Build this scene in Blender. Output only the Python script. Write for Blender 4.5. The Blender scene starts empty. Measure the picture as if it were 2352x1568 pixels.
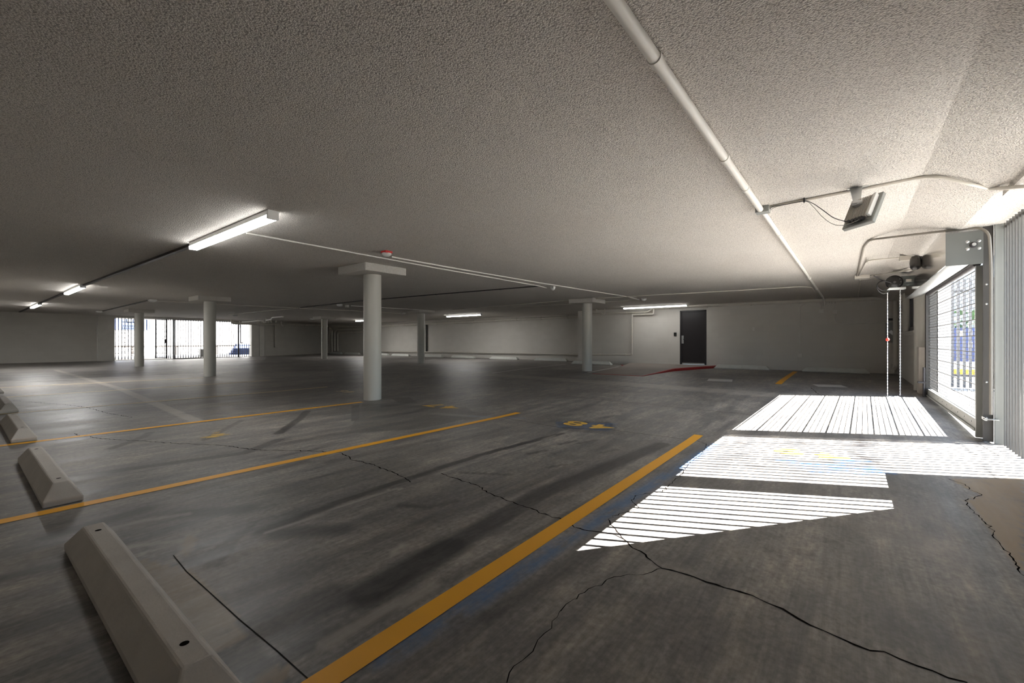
import bpy, math, random
import numpy as np
from mathutils import Vector, Matrix

random.seed(4); RNG = np.random.default_rng(4)
C = bpy.context.scene.collection
SC = bpy.context.scene

# ---------------------------------------------------------------- camera, sky, sun, exposure
CAM_Z = 1.062; CEIL = 2.412; FPX = 1000.0; YAW = math.radians(37.99)
FW = np.array([math.cos(YAW), math.sin(YAW), 0.]); RT = np.array([math.sin(YAW), -math.cos(YAW), 0.])
cd = bpy.data.cameras.new('camera'); cam = bpy.data.objects.new('camera', cd); C.objects.link(cam)
cd.sensor_width = 36; cd.lens = FPX/2352*36; cd.clip_end = 300; cd.clip_start = .05
cam.matrix_world = Matrix(((RT[0], 0, -FW[0], 0), (RT[1], 0, -FW[1], 0), (0, 1, 0, CAM_Z), (0, 0, 0, 1)))
SC.camera = cam
SUN_EL = math.radians(36.9); SUN_STRENGTH = 20.5; SKY_STRENGTH = 5.0
SUN_DIR = Vector((.447*math.cos(SUN_EL), -.894*math.cos(SUN_EL), math.sin(SUN_EL)))      # towards the sun
ld = bpy.data.lights.new('sun', 'SUN'); ld.energy = SUN_STRENGTH; ld.angle = math.radians(.12); ld.color = (1, .97, .925)
sun = bpy.data.objects.new('sun', ld); C.objects.link(sun); sun.location = (20, -30, 30)
sun.rotation_euler = SUN_DIR.to_track_quat('Z', 'Y').to_euler()
w = bpy.data.worlds.new('sky'); SC.world = w; w.use_nodes = True
nt = w.node_tree; bg = nt.nodes['Background']
sky = nt.nodes.new('ShaderNodeTexSky'); sky.sky_type = 'HOSEK_WILKIE'; sky.sun_direction = SUN_DIR; sky.turbidity = 3.0; sky.ground_albedo = .4
nt.links.new(sky.outputs[0], bg.inputs[0]); bg.inputs[1].default_value = SKY_STRENGTH
SC.view_settings.view_transform = 'Standard'; SC.view_settings.look = 'None'
SC.view_settings.gamma = 1; SC.view_settings.use_curve_mapping = False
SC.view_settings.exposure = 2.12
SC.cycles.max_bounces = 12; SC.cycles.diffuse_bounces = 8; SC.cycles.glossy_bounces = 4
SC.cycles.sample_clamp_indirect = 12; SC.cycles.caustics_reflective = False; SC.cycles.caustics_refractive = False

# ---------------------------------------------------------------- measuring: a point of the place seen at a pixel of the survey photo
def ray(px, py): return FW + (px-1176)/FPX*RT + (784-py)/FPX*np.array([0, 0, 1.])
ORG = np.array([0, 0, CAM_Z])
def floor_z(X, Y):
    X = np.asarray(X, float); Y = np.asarray(Y, float)
    return .1125*np.clip((X-4.7)/7.9, 0, 1) + .07*np.clip((Y-24.3)/5.4, 0, 1)*np.clip((8-X)/3.6, 0, 1)
def fl(px, py):
    z = 0.; d = ray(px, py)
    for _ in range(10):
        p = ORG + d*(z-CAM_Z)/d[2]; z = float(floor_z(p[0], p[1]))
    return p
def at_z(px, py, z): d = ray(px, py); return ORG + d*(z-CAM_Z)/d[2]
def ce(px, py, drop=0.): return at_z(px, py, CEIL-drop)
def on_x(px, py, X): d = ray(px, py); return ORG + d*X/d[0]
def on_y(px, py, Y): d = ray(px, py); return ORG + d*Y/d[1]
def so(px, py, drop):                # a point just under the stepped slab
    p = ce(px, py, drop)
    for _ in range(12): p = at_z(px, py, soffit(p[1])-drop)
    return p
def soffit(Y):                     # the slab steps down along the gate side
    return CEIL - .17*min(1, max(0, (-.45-Y)/.45))

# ---------------------------------------------------------------- mesh helpers
class MB:
    def __init__(s): s.v = []; s.f = []; s.sm = []; s.mi = []
    def add(s, vs, fs, smooth=False, mi=0):
        n = len(s.v); s.v += [tuple(map(float, p)) for p in vs]
        for f in fs: s.f.append([n+i for i in f]); s.sm.append(smooth); s.mi.append(mi)
        return s
    def box(s, x0, x1, y0, y1, z0, z1, mi=0):
        return s.add([(x, y, z) for z in (z0, z1) for y in (y0, y1) for x in (x0, x1)],
                     [(0, 2, 3, 1), (4, 5, 7, 6), (0, 1, 5, 4), (2, 6, 7, 3), (0, 4, 6, 2), (1, 3, 7, 5)], mi=mi)
    def obox(s, c, ax, ay, az, mi=0):          # centre and three half-axes
        c, ax, ay, az = map(np.array, (c, ax, ay, az))
        if np.dot(np.cross(ax, ay), az) < 0: az = -az
        return s.add([c+i*ax+j*ay+k*az for k in (-1, 1) for j in (-1, 1) for i in (-1, 1)],
                     [(0, 2, 3, 1), (4, 5, 7, 6), (0, 1, 5, 4), (2, 6, 7, 3), (0, 4, 6, 2), (1, 3, 7, 5)], mi=mi)
    def bar(s, p, q, wd, ht):
        p, q = np.array(p, float), np.array(q, float); d = q-p; L = np.linalg.norm(d); d /= L
        up = np.array([0, 0, 1.]) if abs(d[2]) < .9 else np.array([1., 0, 0])
        a = np.cross(d, up); a /= np.linalg.norm(a); b = np.cross(a, d)
        return s.obox((p+q)/2, d*L/2, a*wd/2, b*ht/2)
    def tube(s, pts, r, n=8, caps=True, mi=0):
        P = [np.array(p, float) for p in pts]; m = len(P); rr = r if hasattr(r, '__len__') else [r]*m
        t0 = P[1]-P[0]; t0 /= np.linalg.norm(t0)
        up = np.array([0, 0, 1.]) if abs(t0[2]) < .9 else np.array([1., 0, 0])
        a = np.cross(t0, up); a /= np.linalg.norm(a)
        rings = []
        for i in range(m):
            t = (P[min(i+1, m-1)]-P[max(i-1, 0)]); t /= np.linalg.norm(t)
            a = a-t*np.dot(a, t); a /= np.linalg.norm(a); b = np.cross(t, a)
            k = 1.
            if 0 < i < m-1:
                u = P[i]-P[i-1]; u = u/np.linalg.norm(u); k = 1/max(.5, np.dot(u, t))
            rings.append([P[i]+rr[i]*k**.5*(math.cos(j*2*math.pi/n)*a+math.sin(j*2*math.pi/n)*b) for j in range(n)])
        vs = [p for g in rings for p in g]
        fs = [(i*n+j, i*n+(j+1) % n, (i+1)*n+(j+1) % n, (i+1)*n+j) for i in range(m-1) for j in range(n)]
        s.add(vs, fs, True, mi)
        if caps: s.add(rings[0], [tuple(range(n-1, -1, -1))], mi=mi); s.add(rings[-1], [tuple(range(n))], mi=mi)
        return s
    def cyl(s, p, q, r, n=16, mi=0): return s.tube([p, q], r, n, mi=mi)
    def lathe(s, c, prof, n=24, axis=(0, 0, 1)):
        ax = np.array(axis, float); ax /= np.linalg.norm(ax)
        u = np.cross(ax, [1, 0, 0] if abs(ax[0]) < .9 else [0, 1, 0]); u /= np.linalg.norm(u); v = np.cross(ax, u); c = np.array(c, float)
        vs = [c+h*ax+r*(math.cos(j*2*math.pi/n)*u+math.sin(j*2*math.pi/n)*v) for r, h in prof for j in range(n)]
        m = len(prof)
        return s.add(vs, [(i*n+j, i*n+(j+1) % n, (i+1)*n+(j+1) % n, (i+1)*n+j) for i in range(m-1) for j in range(n)], True)
    def prism(s, poly, z0, z1, mi=0):          # poly in XY, z0/z1 numbers or lists
        n = len(poly); a = z0 if hasattr(z0, '__len__') else [z0]*n; b = z1 if hasattr(z1, '__len__') else [z1]*n
        vs = [(x, y, a[i]) for i, (x, y) in enumerate(poly)]+[(x, y, b[i]) for i, (x, y) in enumerate(poly)]
        return s.add(vs, [tuple(range(n-1, -1, -1)), tuple(range(n, 2*n))]+[(i, (i+1) % n, n+(i+1) % n, n+i) for i in range(n)], mi=mi)
    def ribbon(s, pts, wd, z=.0, mi=0, jitter=0.):
        P = [np.array(p[:2], float) for p in pts]; vs = []
        for i, p in enumerate(P):
            t = P[min(i+1, len(P)-1)]-P[max(i-1, 0)]; t /= np.linalg.norm(t)+1e-9; nn = np.array([-t[1], t[0]])
            k = wd/2*(1+jitter*random.uniform(-1, 1.4))
            for sgn in (1, -1):
                q = p+nn*k*sgn; vs.append((q[0], q[1], float(floor_z(q[0], q[1]))+z))
        return s.add(vs, [(2*i, 2*i+1, 2*i+3, 2*i+2) for i in range(len(P)-1)], mi=mi)
    def build(s, name, mats, parent=None, bevel=0, seg=2):
        me = bpy.data.meshes.new(name); off = np.array(parent_loc(parent))
        me.from_pydata([tuple(np.array(p)-off) for p in s.v], [], s.f)
        me.polygons.foreach_set('use_smooth', s.sm); me.polygons.foreach_set('material_index', s.mi)
        for m in (mats if isinstance(mats, (list, tuple)) else [mats]): me.materials.append(m)
        me.update()
        o = bpy.data.objects.new(name, me); C.objects.link(o)
        if parent: o.parent = parent
        if bevel:
            b = o.modifiers.new('bevel', 'BEVEL'); b.width = bevel; b.segments = seg; b.limit_method = 'ANGLE'; b.angle_limit = math.radians(35)
        return o
def parent_loc(p):
    v = Vector((0, 0, 0))
    while p: v = v+p.location; p = p.parent
    return v
def tag(o, label, cat, group=None, kind=None):
    o['label'] = label; o['category'] = cat
    if group: o['group'] = group
    if kind: o['kind'] = kind
    return o
def thing(name, label, cat, loc, group=None):
    o = bpy.data.objects.new(name, None); o.location = tuple(map(float, loc)); C.objects.link(o); o.empty_display_size = .1
    return tag(o, label, cat, group)
def struct(o, label=None, cat=None):
    o['kind'] = 'structure'
    if label: o['label'] = label; o['category'] = cat
    return o
def dup(root, loc, label, group=None):
    r = root.copy(); C.objects.link(r); r.location = tuple(map(float, loc)); r['label'] = label
    if group: r['group'] = group
    def rec(src, dst):
        for ch in list(src.children):
            c = ch.copy(); C.objects.link(c); c.parent = dst; rec(ch, c)
    rec(root, r); return r
def bend(pts, r=.08, n=6):                     # round the corners of a polyline
    P = [np.array(p, float) for p in pts]; out = [P[0]]
    for i in range(1, len(P)-1):
        a, b, c = P[i-1], P[i], P[i+1]; u = a-b; v = c-b; lu = np.linalg.norm(u); lv = np.linalg.norm(v)
        k = min(r, lu*.45, lv*.45); p0 = b+u/lu*k; p2 = b+v/lv*k
        for j in range(n+1):
            t = j/n; out.append((1-t)**2*p0+2*t*(1-t)*b+t*t*p2)
    out.append(P[-1]); return out
def spline(pts, n=10):
    P = [np.array(p, float) for p in pts]; P = [2*P[0]-P[1]]+P+[2*P[-1]-P[-2]]; out = []
    for i in range(1, len(P)-2):
        for j in range(n):
            t = j/n; a, b, c, d = P[i-1:i+3]
            out.append(.5*((2*b)+(c-a)*t+(2*a-5*b+4*c-d)*t*t+(3*b-a-3*c+d)*t**3))
    out.append(P[-2]); return out

# ---------------------------------------------------------------- materials
def mat(name, col, rough=.6, metal=0., spec=.5, emit=None, estr=0.):
    m = bpy.data.materials.new(name); m.use_nodes = True; b = m.node_tree.nodes['Principled BSDF']
    b.inputs['Base Color'].default_value = (*col, 1); b.inputs['Roughness'].default_value = rough
    b.inputs['Metallic'].default_value = metal; b.inputs['Specular IOR Level'].default_value = spec
    if emit: b.inputs['Emission Color'].default_value = (*emit, 1); b.inputs['Emission Strength'].default_value = estr
    return m
def nodes(m): return m.node_tree.nodes, m.node_tree.links, m.node_tree.nodes['Principled BSDF']
def coords(m, scale=(1, 1, 1)):
    N, L, b = nodes(m); g = N.new('ShaderNodeNewGeometry'); mp = N.new('ShaderNodeMapping'); mp.inputs['Scale'].default_value = scale
    L.new(g.outputs['Position'], mp.inputs['Vector']); return mp.outputs[0]
def noise(m, vec, scale, detail=4, rough=.55):
    N, L, b = nodes(m); n = N.new('ShaderNodeTexNoise'); n.inputs['Scale'].default_value = scale; n.inputs['Detail'].default_value = detail
    n.inputs['Roughness'].default_value = rough; L.new(vec, n.inputs['Vector']); return n.outputs['Fac']
def ramp(m, fac, stops):
    N, L, b = nodes(m); r = N.new('ShaderNodeValToRGB'); e = r.color_ramp.elements
    while len(e) < len(stops): e.new(.5)
    for i, (p, c) in enumerate(stops): e[i].position = p; e[i].color = (*c, 1) if len(c) == 3 else c
    L.new(fac, r.inputs[0]); return r.outputs[0]
def mix(m, fac, a, b_, mode='MIX'):
    N, L, b = nodes(m); x = N.new('ShaderNodeMix'); x.data_type = 'RGBA'; x.blend_type = mode
    for sock, val in ((x.inputs[0], fac), (x.inputs[6], a), (x.inputs[7], b_)):
        if hasattr(val, 'links'): L.new(val, sock)
        elif isinstance(val, (int, float)): sock.default_value = val
        else: sock.default_value = (*val, 1)
    return x.outputs[2]
def bump(m, h, strength, dist):
    N, L, b = nodes(m); bp = N.new('ShaderNodeBump'); bp.inputs['Strength'].default_value = strength; bp.inputs['Distance'].default_value = dist
    L.new(h, bp.inputs['Height']); L.new(bp.outputs[0], b.inputs['Normal'])
def painted(name, col, rough=.55, var=.12, scale=3., bs=0., metal=0.):
    m = mat(name, col, rough, metal); N, L, b = nodes(m); v = coords(m)
    f = noise(m, v, scale, 5); c = mix(m, f, tuple(x*(1-var) for x in col), tuple(min(1, x*(1+var)) for x in col))
    L.new(c, b.inputs['Base Color'])
    if bs: bump(m, noise(m, v, 90, 3), bs, .004)
    return m

def popcorn(name, col, pit=.6):
    m = mat(name, col, .9, spec=.15); N, L, b = nodes(m); v = coords(m)
    n1 = noise(m, v, 88, 3, .6); vo = N.new('ShaderNodeTexVoronoi'); vo.inputs['Scale'].default_value = 118; L.new(v, vo.inputs['Vector'])
    h = N.new('ShaderNodeMath'); h.operation = 'SUBTRACT'; L.new(n1, h.inputs[0])
    k = N.new('ShaderNodeMath'); k.operation = 'MULTIPLY'; k.inputs[1].default_value = .45; L.new(vo.outputs['Distance'], k.inputs[0]); L.new(k.outputs[0], h.inputs[1])
    big = noise(m, v, .8, 3)
    c = ramp(m, h.outputs[0], [(.08, tuple(x*pit for x in col)), (.3, col), (.6, tuple(min(1, x*1.12) for x in col))])
    c = mix(m, big, c, mix(m, 1., c, (.9, .88, .86), 'MULTIPLY'))
    L.new(c, b.inputs['Base Color']); bump(m, h.outputs[0], 1., .012); return m
M_CEIL = popcorn('acoustic_ceiling_spray', (.76, .73, .69))
M_CAP = popcorn('sprayed_cap', (.66, .64, .60), .85)

def blockwall(name, col, sx='y'):
    m = mat(name, col, .62, spec=.35); N, L, b = nodes(m); g = N.new('ShaderNodeNewGeometry'); sp = N.new('ShaderNodeSeparateXYZ'); L.new(g.outputs['Position'], sp.inputs[0])
    cb = N.new('ShaderNodeCombineXYZ'); L.new(sp.outputs[0 if sx == 'x' else 1], cb.inputs[0]); L.new(sp.outputs[2], cb.inputs[1])
    br = N.new('ShaderNodeTexBrick'); br.inputs['Scale'].default_value = 1; br.inputs['Brick Width'].default_value = .4; br.inputs['Row Height'].default_value = .2
    br.inputs['Mortar Size'].default_value = .006; br.inputs['Mortar Smooth'].default_value = .5
    br.inputs['Color1'].default_value = (*col, 1); br.inputs['Color2'].default_value = (*[x*.96 for x in col], 1); br.inputs['Mortar'].default_value = (*[x*.95 for x in col], 1)
    L.new(cb.outputs[0], br.inputs['Vector'])
    v = coords(m); n = noise(m, v, 1.1, 5); c = mix(m, n, br.outputs['Color'], mix(m, 1., br.outputs['Color'], (.86, .84, .82), 'MULTIPLY'))
    L.new(c, b.inputs['Base Color'])
    bp = N.new('ShaderNodeBump'); bp.inputs['Strength'].default_value = .3; bp.inputs['Distance'].default_value = .003; bp.invert = True
    L.new(br.outputs['Fac'], bp.inputs['Height']); L.new(bp.outputs[0], b.inputs['Normal']); return m
M_WALL_Y = blockwall('painted_block_wall', (.68, .66, .62), 'y')
M_WALL_X = blockwall('painted_block_wall_side', (.68, .66, .62), 'x')
M_WALL_PLAIN = painted('painted_plaster', (.68, .66, .62), .6)
M_COL = painted('column_paint', (.47, .46, .42), .5, .06, 2.)
M_PIPE = painted('beige_pipe_paint', (.62, .59, .53), .45, .06, 6.)
M_WHITE = painted('white_conduit_paint', (.78, .76, .71), .4, .05, 6.)
M_GREYPAINT = painted('grey_steel_paint', (.27, .28, .265), .45, .06, 4.)
M_POST = painted('grey_brown_steel_paint', (.055, .052, .048), .5, .08, 5.)
M_BAR = painted('galvanised_bar', (.10, .098, .092), .5, .1, 8., metal=.1)
M_PLATE = painted('end_plate_grey', (.135, .142, .135), .45, .05, 4.)
M_PIPED = painted('dimmed_beige_paint', (.24, .22, .19), .5, .08, 6.)  # beige pipe paint darkened to offset strong light at the grille post
M_SLAT = painted('outer_slat_grey', (.10, .10, .105), .6, .1, 5.)
M_GALV = painted('galvanised_steel', (.62, .63, .63), .32, .12, 14., metal=.9)
M_HOOD = painted('mill_finish_steel', (.82, .80, .76), .1, .03, 5., metal=1.)
M_DARK = mat('dark_metal', (.035, .03, .032), .5)
M_BLACK = mat('black_plastic', (.015, .014, .014), .35)
M_DOOR = painted('black_door_paint', (.022, .019, .021), .42, .15, 3.)
M_RED = mat('red_plastic', (.55, .02, .02), .4)
M_REDPAINT = painted('red_curb_paint', (.42, .03, .03), .55, .3, 14.)
M_STOP = painted('cast_concrete', (.52, .49, .45), .8, .18, 7., .25)
M_STOPG = painted('pale_painted_concrete', (.60, .61, .57), .75, .12, 7., .2)
def lamp_mats(under, side):
    return [mat('lamp_diffuser', (.9, .9, .9), .4, emit=(1, .985, .96), estr=under), mat('lamp_diffuser_flank', (.9, .9, .9), .4, emit=(1, .985, .96), estr=side)]
M_LAMPBODY = mat('white_enamel', (.8, .8, .78), .35)
M_IRON = mat('wrought_iron', (.05, .04, .045), .5)
M_OUTWALL = painted('white_stucco', (.36, .355, .345), .85, .04, 1.)
M_SHADEWALL = painted('wall_shade_blue', (.018, .03, .075), .7, .1, 1.)  # shade on the neighbour's upper wall, put into the colour
M_GLASS = mat('dark_window_glass', (.04, .05, .06), .06, spec=.8)
M_FRAME = mat('bronze_window_frame', (.10, .10, .11), .45)
M_PAVE = painted('exterior_concrete', (.42, .41, .39), .85, .15, .8)
M_LEAF = painted('hedge_leaf', (.06, .12, .04), .7, .5, 12.)

def concrete_floor():
    m = mat('worn_garage_concrete', (.2, .18, .16), .5, spec=.45); N, L, b = nodes(m)
    v = coords(m); vs = coords(m, (.35, 3.2, 1)); vf = coords(m, (2.2, 26, 1)); vm = coords(m, (1.1, 2.2, 1))
    big = noise(m, v, .55, 5, .6); st = noise(m, vs, 1.6, 6, .62); fine = noise(m, vf, 2.0, 4, .6); med = noise(m, vm, 3.2, 7, .68); sp = noise(m, v, 34, 3, .6)
    base = ramp(m, big, [(.3, (.162, .152, .142)), (.5, (.248, .232, .216)), (.7, (.318, .295, .268))])
    c = mix(m, ramp(m, st, [(.4, (0, 0, 0)), (.64, (1, 1, 1))]), base, mix(m, 1., base, (.50, .52, .56), 'MULTIPLY'))
    c = mix(m, ramp(m, med, [(.48, (0, 0, 0)), (.68, (.9, .9, .9))]), c, mix(m, 1., c, (1.5, 1.44, 1.34), 'MULTIPLY'))
    c = mix(m, ramp(m, med, [(.3, (.8, .8, .8)), (.45, (0, 0, 0))]), c, mix(m, 1., c, (.6, .6, .62), 'MULTIPLY'))
    c = mix(m, .6, c, mix(m, 1., c, ramp(m, fine, [(.25, (.6, .6, .6)), (.75, (1.4, 1.4, 1.4))]), 'MULTIPLY'))
    c = mix(m, .55, c, mix(m, 1., c, ramp(m, sp, [(.3, (.55, .55, .55)), (.7, (1.45, 1.45, 1.45))]), 'MULTIPLY'))
    # worn marks laid down on the slab: dark = rubber, oil and other dark lines, pale = bared or patched concrete, blue = old paint, tan = old asphalt
    def att(n):
        a = N.new('ShaderNodeAttribute'); a.attribute_name = n; return a.outputs['Fac']
    def times(a, b2):
        k = N.new('ShaderNodeMath'); k.operation = 'MULTIPLY'; L.new(a, k.inputs[0]); L.new(b2, k.inputs[1]); return k.outputs[0]
    br = ramp(m, med, [(.28, (.55, .55, .55)), (.5, (1, 1, 1))])
    c = mix(m, times(att('dark'), br), c, (.016, .015, .017))
    c = mix(m, times(att('pale'), br), c, (.42, .39, .35))
    c = mix(m, times(att('blue'), ramp(m, med, [(.36, (.1, .1, .1)), (.55, (1, 1, 1))])), c, (.04, .14, .33))
    c = mix(m, times(att('tan'), br), c, mix(m, big, (.25, .18, .105), (.36, .27, .165)))
    L.new(c, b.inputs['Base Color'])
    r = ramp(m, st, [(.3, (.58, .58, .58)), (.7, (.36, .36, .36))]); L.new(r, b.inputs['Roughness'])
    bump(m, sp, .12, .004); return m
M_FLOOR = concrete_floor()
M_CRACK = mat('open_crack', (.012, .01, .009), .9, spec=0)
M_JOINT = mat('saw_joint', (.03, .027, .025), .9, spec=.1)

def lane_paint(name, col, wear=.42):
    m = mat(name, col, .5); N, L, b = nodes(m); v = coords(m)
    n = noise(m, v, 26, 6, .65); n2 = noise(m, v, 3, 4)
    k = N.new('ShaderNodeMath'); k.operation = 'ADD'; L.new(n, k.inputs[0]); L.new(n2, k.inputs[1])
    c = ramp(m, k.outputs[0], [(.5*wear*1.6, (.10, .08, .06)), (.5*wear*1.6+.1, tuple(x*.85 for x in col)), (.62, col)])
    L.new(c, b.inputs['Base Color']); return m
M_YELLOW = lane_paint('yellow_lane_paint', (.86, .41, .012))
M_YELLOWOLD_GLARE = lane_paint('faded_glare_yellow_paint', (.66, .53, .30), .5)  # paled for glare on the far lines; also the faded number
M_OLDWHITE = lane_paint('faded_white_paint', (.60, .59, .57), .5)

# ---------------------------------------------------------------- floor
XB = 16.97; XF = 18.55                       # door wall, recessed long wall
YG = 30.1                                    # far gate
def seg_dist(X, Y, p, q):
    px, py = p; qx, qy = q; dx, dy = qx-px, qy-py; t = np.clip(((X-px)*dx+(Y-py)*dy)/(dx*dx+dy*dy+1e-9), 0, 1)
    return np.hypot(X-px-t*dx, Y-py-t*dy)
def build_floor():
    xs = np.concatenate([np.arange(-1.05, -.06, .12), np.arange(-.06, 6.6, .025), np.arange(6.6, 19.01, .11)])
    ys = np.concatenate([np.arange(-1.55, 7.6, .028), np.arange(7.6, 14, .07), np.arange(14, 34.1, .2)])
    X, Y = np.meshgrid(xs, ys); Z = floor_z(X, Y)
    dark = np.zeros_like(X); pale = np.zeros_like(X); blue = np.zeros_like(X); tan = np.zeros_like(X)
    def stroke(A, pts, wd, val, soft=.35):
        P = [fl(*p)[:2] if p[0] > 60 or p[1] > 60 else p for p in pts]
        for p, q in zip(P[:-1], P[1:]):
            d = seg_dist(X, Y, p, q); k = np.clip((wd/2-d)/(wd/2*soft)+.5, 0, 1)*val; np.maximum(A, k, out=A)
    def poly(A, pts, val):
        P = [fl(*p)[:2] for p in pts]; ins = np.zeros(X.shape, bool)
        for (x0, y0), (x1, y1) in zip(P, P[1:]+P[:1]):
            c = ((y0 > Y) != (y1 > Y)) & (X < (x1-x0)*(Y-y0)/(y1-y0+1e-12)+x0); ins ^= c
        A[ins] = np.maximum(A[ins], val)
    # tyre paths into each stall
    for yc, k in ((2.0, .22), (3.25, .18), (4.75, .22), (6.1, .18), (7.6, .15), (8.9, .18), (10.4, .15), (11.8, .15)):
        stroke(dark, [(.3, yc), (6.2, yc+.05)], .34, k, 1.2)
    # oil, rubber and other dark strokes
    stroke(dark, [(840, 1365), (900, 1330), (1040, 1250)], .2, .95, .8); stroke(dark, [(1040, 1250), (1250, 1130), (1520, 1020)], .17, .75, .5)
    stroke(dark, [(600, 1220), (800, 1145), (950, 1095), (1100, 1045), (1290, 995)], .085, .8, .3)
    stroke(pale, [(610, 1225), (800, 1158), (905, 1125)], .025, .55, .5); stroke(pale, [(960, 1100), (1180, 1035), (1310, 985)], .022, .5, .5)
    stroke(dark, [(600, 1440), (760, 1370)], .22, .65, .8); stroke(dark, [(640, 1225), (780, 1215)], .16, .7, .9); stroke(dark, [(560, 1170), (420, 1180)], .16, .75, .9)
    stroke(dark, [(330, 1170), (230, 1200), (120, 1230)], .12, .7, .9); stroke(dark, [(200, 1090), (560, 1040), (640, 1010)], .13, .6, .6)
    stroke(dark, [(255, 1030), (330, 1003), (345, 993)], .09, .55, .3); stroke(dark, [(640, 995), (690, 960), (705, 944)], .11, .65, .25); stroke(dark, [(470, 1010), (555, 965)], .08, .5, .3)
    poly(dark, [(808, 930), (826, 928), (824, 966), (806, 968)], .5)
    poly(dark, [(832, 926), (1070, 935), (1105, 955), (960, 985), (800, 995)], .38)
    poly(dark, [(280, 1330), (470, 1270), (600, 1190), (500, 1300), (400, 1300)], .45); poly(dark, [(380, 1568), (480, 1500), (600, 1480), (690, 1568)], .55)
    poly(dark, [(1272, 968), (1400, 968), (1440, 1000), (1300, 990)], .4); poly(blue, [(1275, 968), (1420, 972), (1400, 990), (1280, 982)], .35)
    for a in ((1285, 1020), (1330, 1018), (1215, 1042), (1380, 1040), (1260, 1074), (1370, 1068), (1280, 1113)):
        stroke(dark, [a, (a[0]+38, a[1]-8)], .05, .6, .8)
    stroke(dark, [(920, 1160), (985, 1165), (1050, 1150)], .06, .6, .8); stroke(dark, [(1060, 1085), (1170, 1090)], .05, .5, .8)
    stroke(dark, [(1800, 1055), (1960, 1068)], .1, .7, .9); stroke(dark, [(1700, 1050), (1740, 1080)], .1, .5, .9); stroke(dark, [(1950, 1035), (2010, 1062)], .08, .75, .9)
    stroke(dark, [(1730, 1015), (1900, 1022)], .05, .6, .9); stroke(dark, [(1960, 1020), (2000, 1028)], .05, .7, .9)
    for a in ((1760, 1228), (1890, 1240), (1755, 1260), (1832, 1268), (1985, 1215)): stroke(dark, [a, (a[0]+24, a[1]+4)], .06, .3, 1)
    stroke(dark, [(700, 1300), (1000, 1190), (1200, 1120), (1330, 1060)], .1, .45, 1); stroke(dark, [(450, 1400), (640, 1330), (760, 1290)], .14, .5, 1)
    stroke(dark, [(640, 1520), (900, 1400), (1150, 1270), (1400, 1130)], .07, .4, .8); stroke(dark, [(1120, 1420), (1330, 1290), (1560, 1130)], .08, .4, .9)
    poly(dark, [(1400, 1010), (1530, 1010), (1180, 1230), (1080, 1235)], .3); poly(dark, [(960, 930), (1130, 950), (1080, 965), (930, 955)], .3)
    poly(dark, [(900, 915), (940, 912), (960, 925), (915, 925)], .5); stroke(dark, [(0, 1330), (120, 1300), (200, 1280)], .1, .5, 1); stroke(dark, [(20, 1440), (200, 1400)], .14, .45, 1)
    stroke(dark, [(760, 1060), (1000, 1010)], .1, .35, 1); stroke(dark, [(420, 1130), (700, 1060)], .1, .4, 1); stroke(dark, [(1500, 1420), (1750, 1470)], .3, .2, 1); stroke(dark, [(1900, 1200), (2080, 1230)], .2, .2, 1)
    for i in range(46):                 # rubber smears round the bay number by the gate
        a = (random.uniform(1625, 2010), random.uniform(1008, 1080)); stroke(dark, [a, (a[0]+random.uniform(25, 70), a[1]+random.uniform(-2, 5))], random.uniform(.025, .055), random.uniform(.75, 1), .9)
    for i in range(14):
        a = (random.uniform(1790, 2000), random.uniform(1052, 1085)); stroke(blue, [a, (a[0]+random.uniform(30, 60), a[1]+random.uniform(0, 5))], random.uniform(.04, .07), 1., .7)
    stroke(dark, [(2205, 1019), (2239, 1044)], .03, 1., .3); stroke(dark, [(2258, 1063), (2290, 1098)], .03, 1., .3)  # two narrow dark lines on the slab beside the fence
    # pale patches
    stroke(pale, [(250, 1215), (330, 1195), (430, 1180)], .05, .5, .9); stroke(pale, [(300, 1255), (420, 1240)], .05, .5, 1); poly(pale, [(405, 1275), (425, 1225), (450, 1225), (440, 1270)], .3)
    stroke(pale, [(900, 1272), (925, 1250)], .035, .55, .4); stroke(pale, [(745, 1482), (860, 1415), (1000, 1345)], .06, .5, .35); stroke(pale, [(1060, 1285), (1085, 1272)], .03, .4, .6)
    poly(tan, [(310, 1280), (440, 1310), (580, 1460), (480, 1505), (330, 1330)], .55); poly(tan, [(580, 1568), (640, 1525), (675, 1535), (640, 1568)], .6)
    poly(tan, [(415, 1280), (425, 1228), (452, 1235), (440, 1270)], .5)
    poly(tan, [(2182, 1100), (2225, 1124), (2255, 1136), (2218, 1150), (2262, 1200), (2283, 1225), (2352, 1330), (2352, 1098)], 1.)
    # grey bands
    stroke(pale, [(130, 850), (275, 892), (450, 966)], .15, .62, .25); stroke(pale, [(1140, 861), (1400, 879), (1700, 901), (1900, 914), (2090, 930)], .7, .5, .2)
    stroke(pale, [(1000, 950), (1190, 962)], .16, .3, .8); stroke(blue, [(1080, 955), (1200, 960)], .1, .35, .8)
    poly(pale, [(1900, 905), (2125, 915), (2135, 925), (1950, 918)], .3)
    # blue paint along the first line, and round the bay number in the sun
    stroke(blue, [(870, 1510), (1100, 1375), (1300, 1240), (1640, 1020)], .1, .7, .9)
    stroke(blue, [(1820, 1058), (1870, 1068)], .06, .9, .8); stroke(blue, [(1870, 1080), (2000, 1075)], .06, .8, .9)
    stroke(pale, [(1500, 1305), (1560, 1320)], .18, .18, 1); stroke(pale, [(2060, 1230), (2150, 1260)], .3, .2, 1)
    stroke(pale, [(892, 1125), (922, 1122)], .035, .7, .8)
    n = len(xs); mrows = len(ys)
    verts = np.stack([X.ravel(), Y.ravel(), Z.ravel()], 1)
    i = np.arange(mrows*n).reshape(mrows, n); quads = np.stack([i[:-1, :-1], i[:-1, 1:], i[1:, 1:], i[1:, :-1]], -1).reshape(-1, 4)
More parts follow.
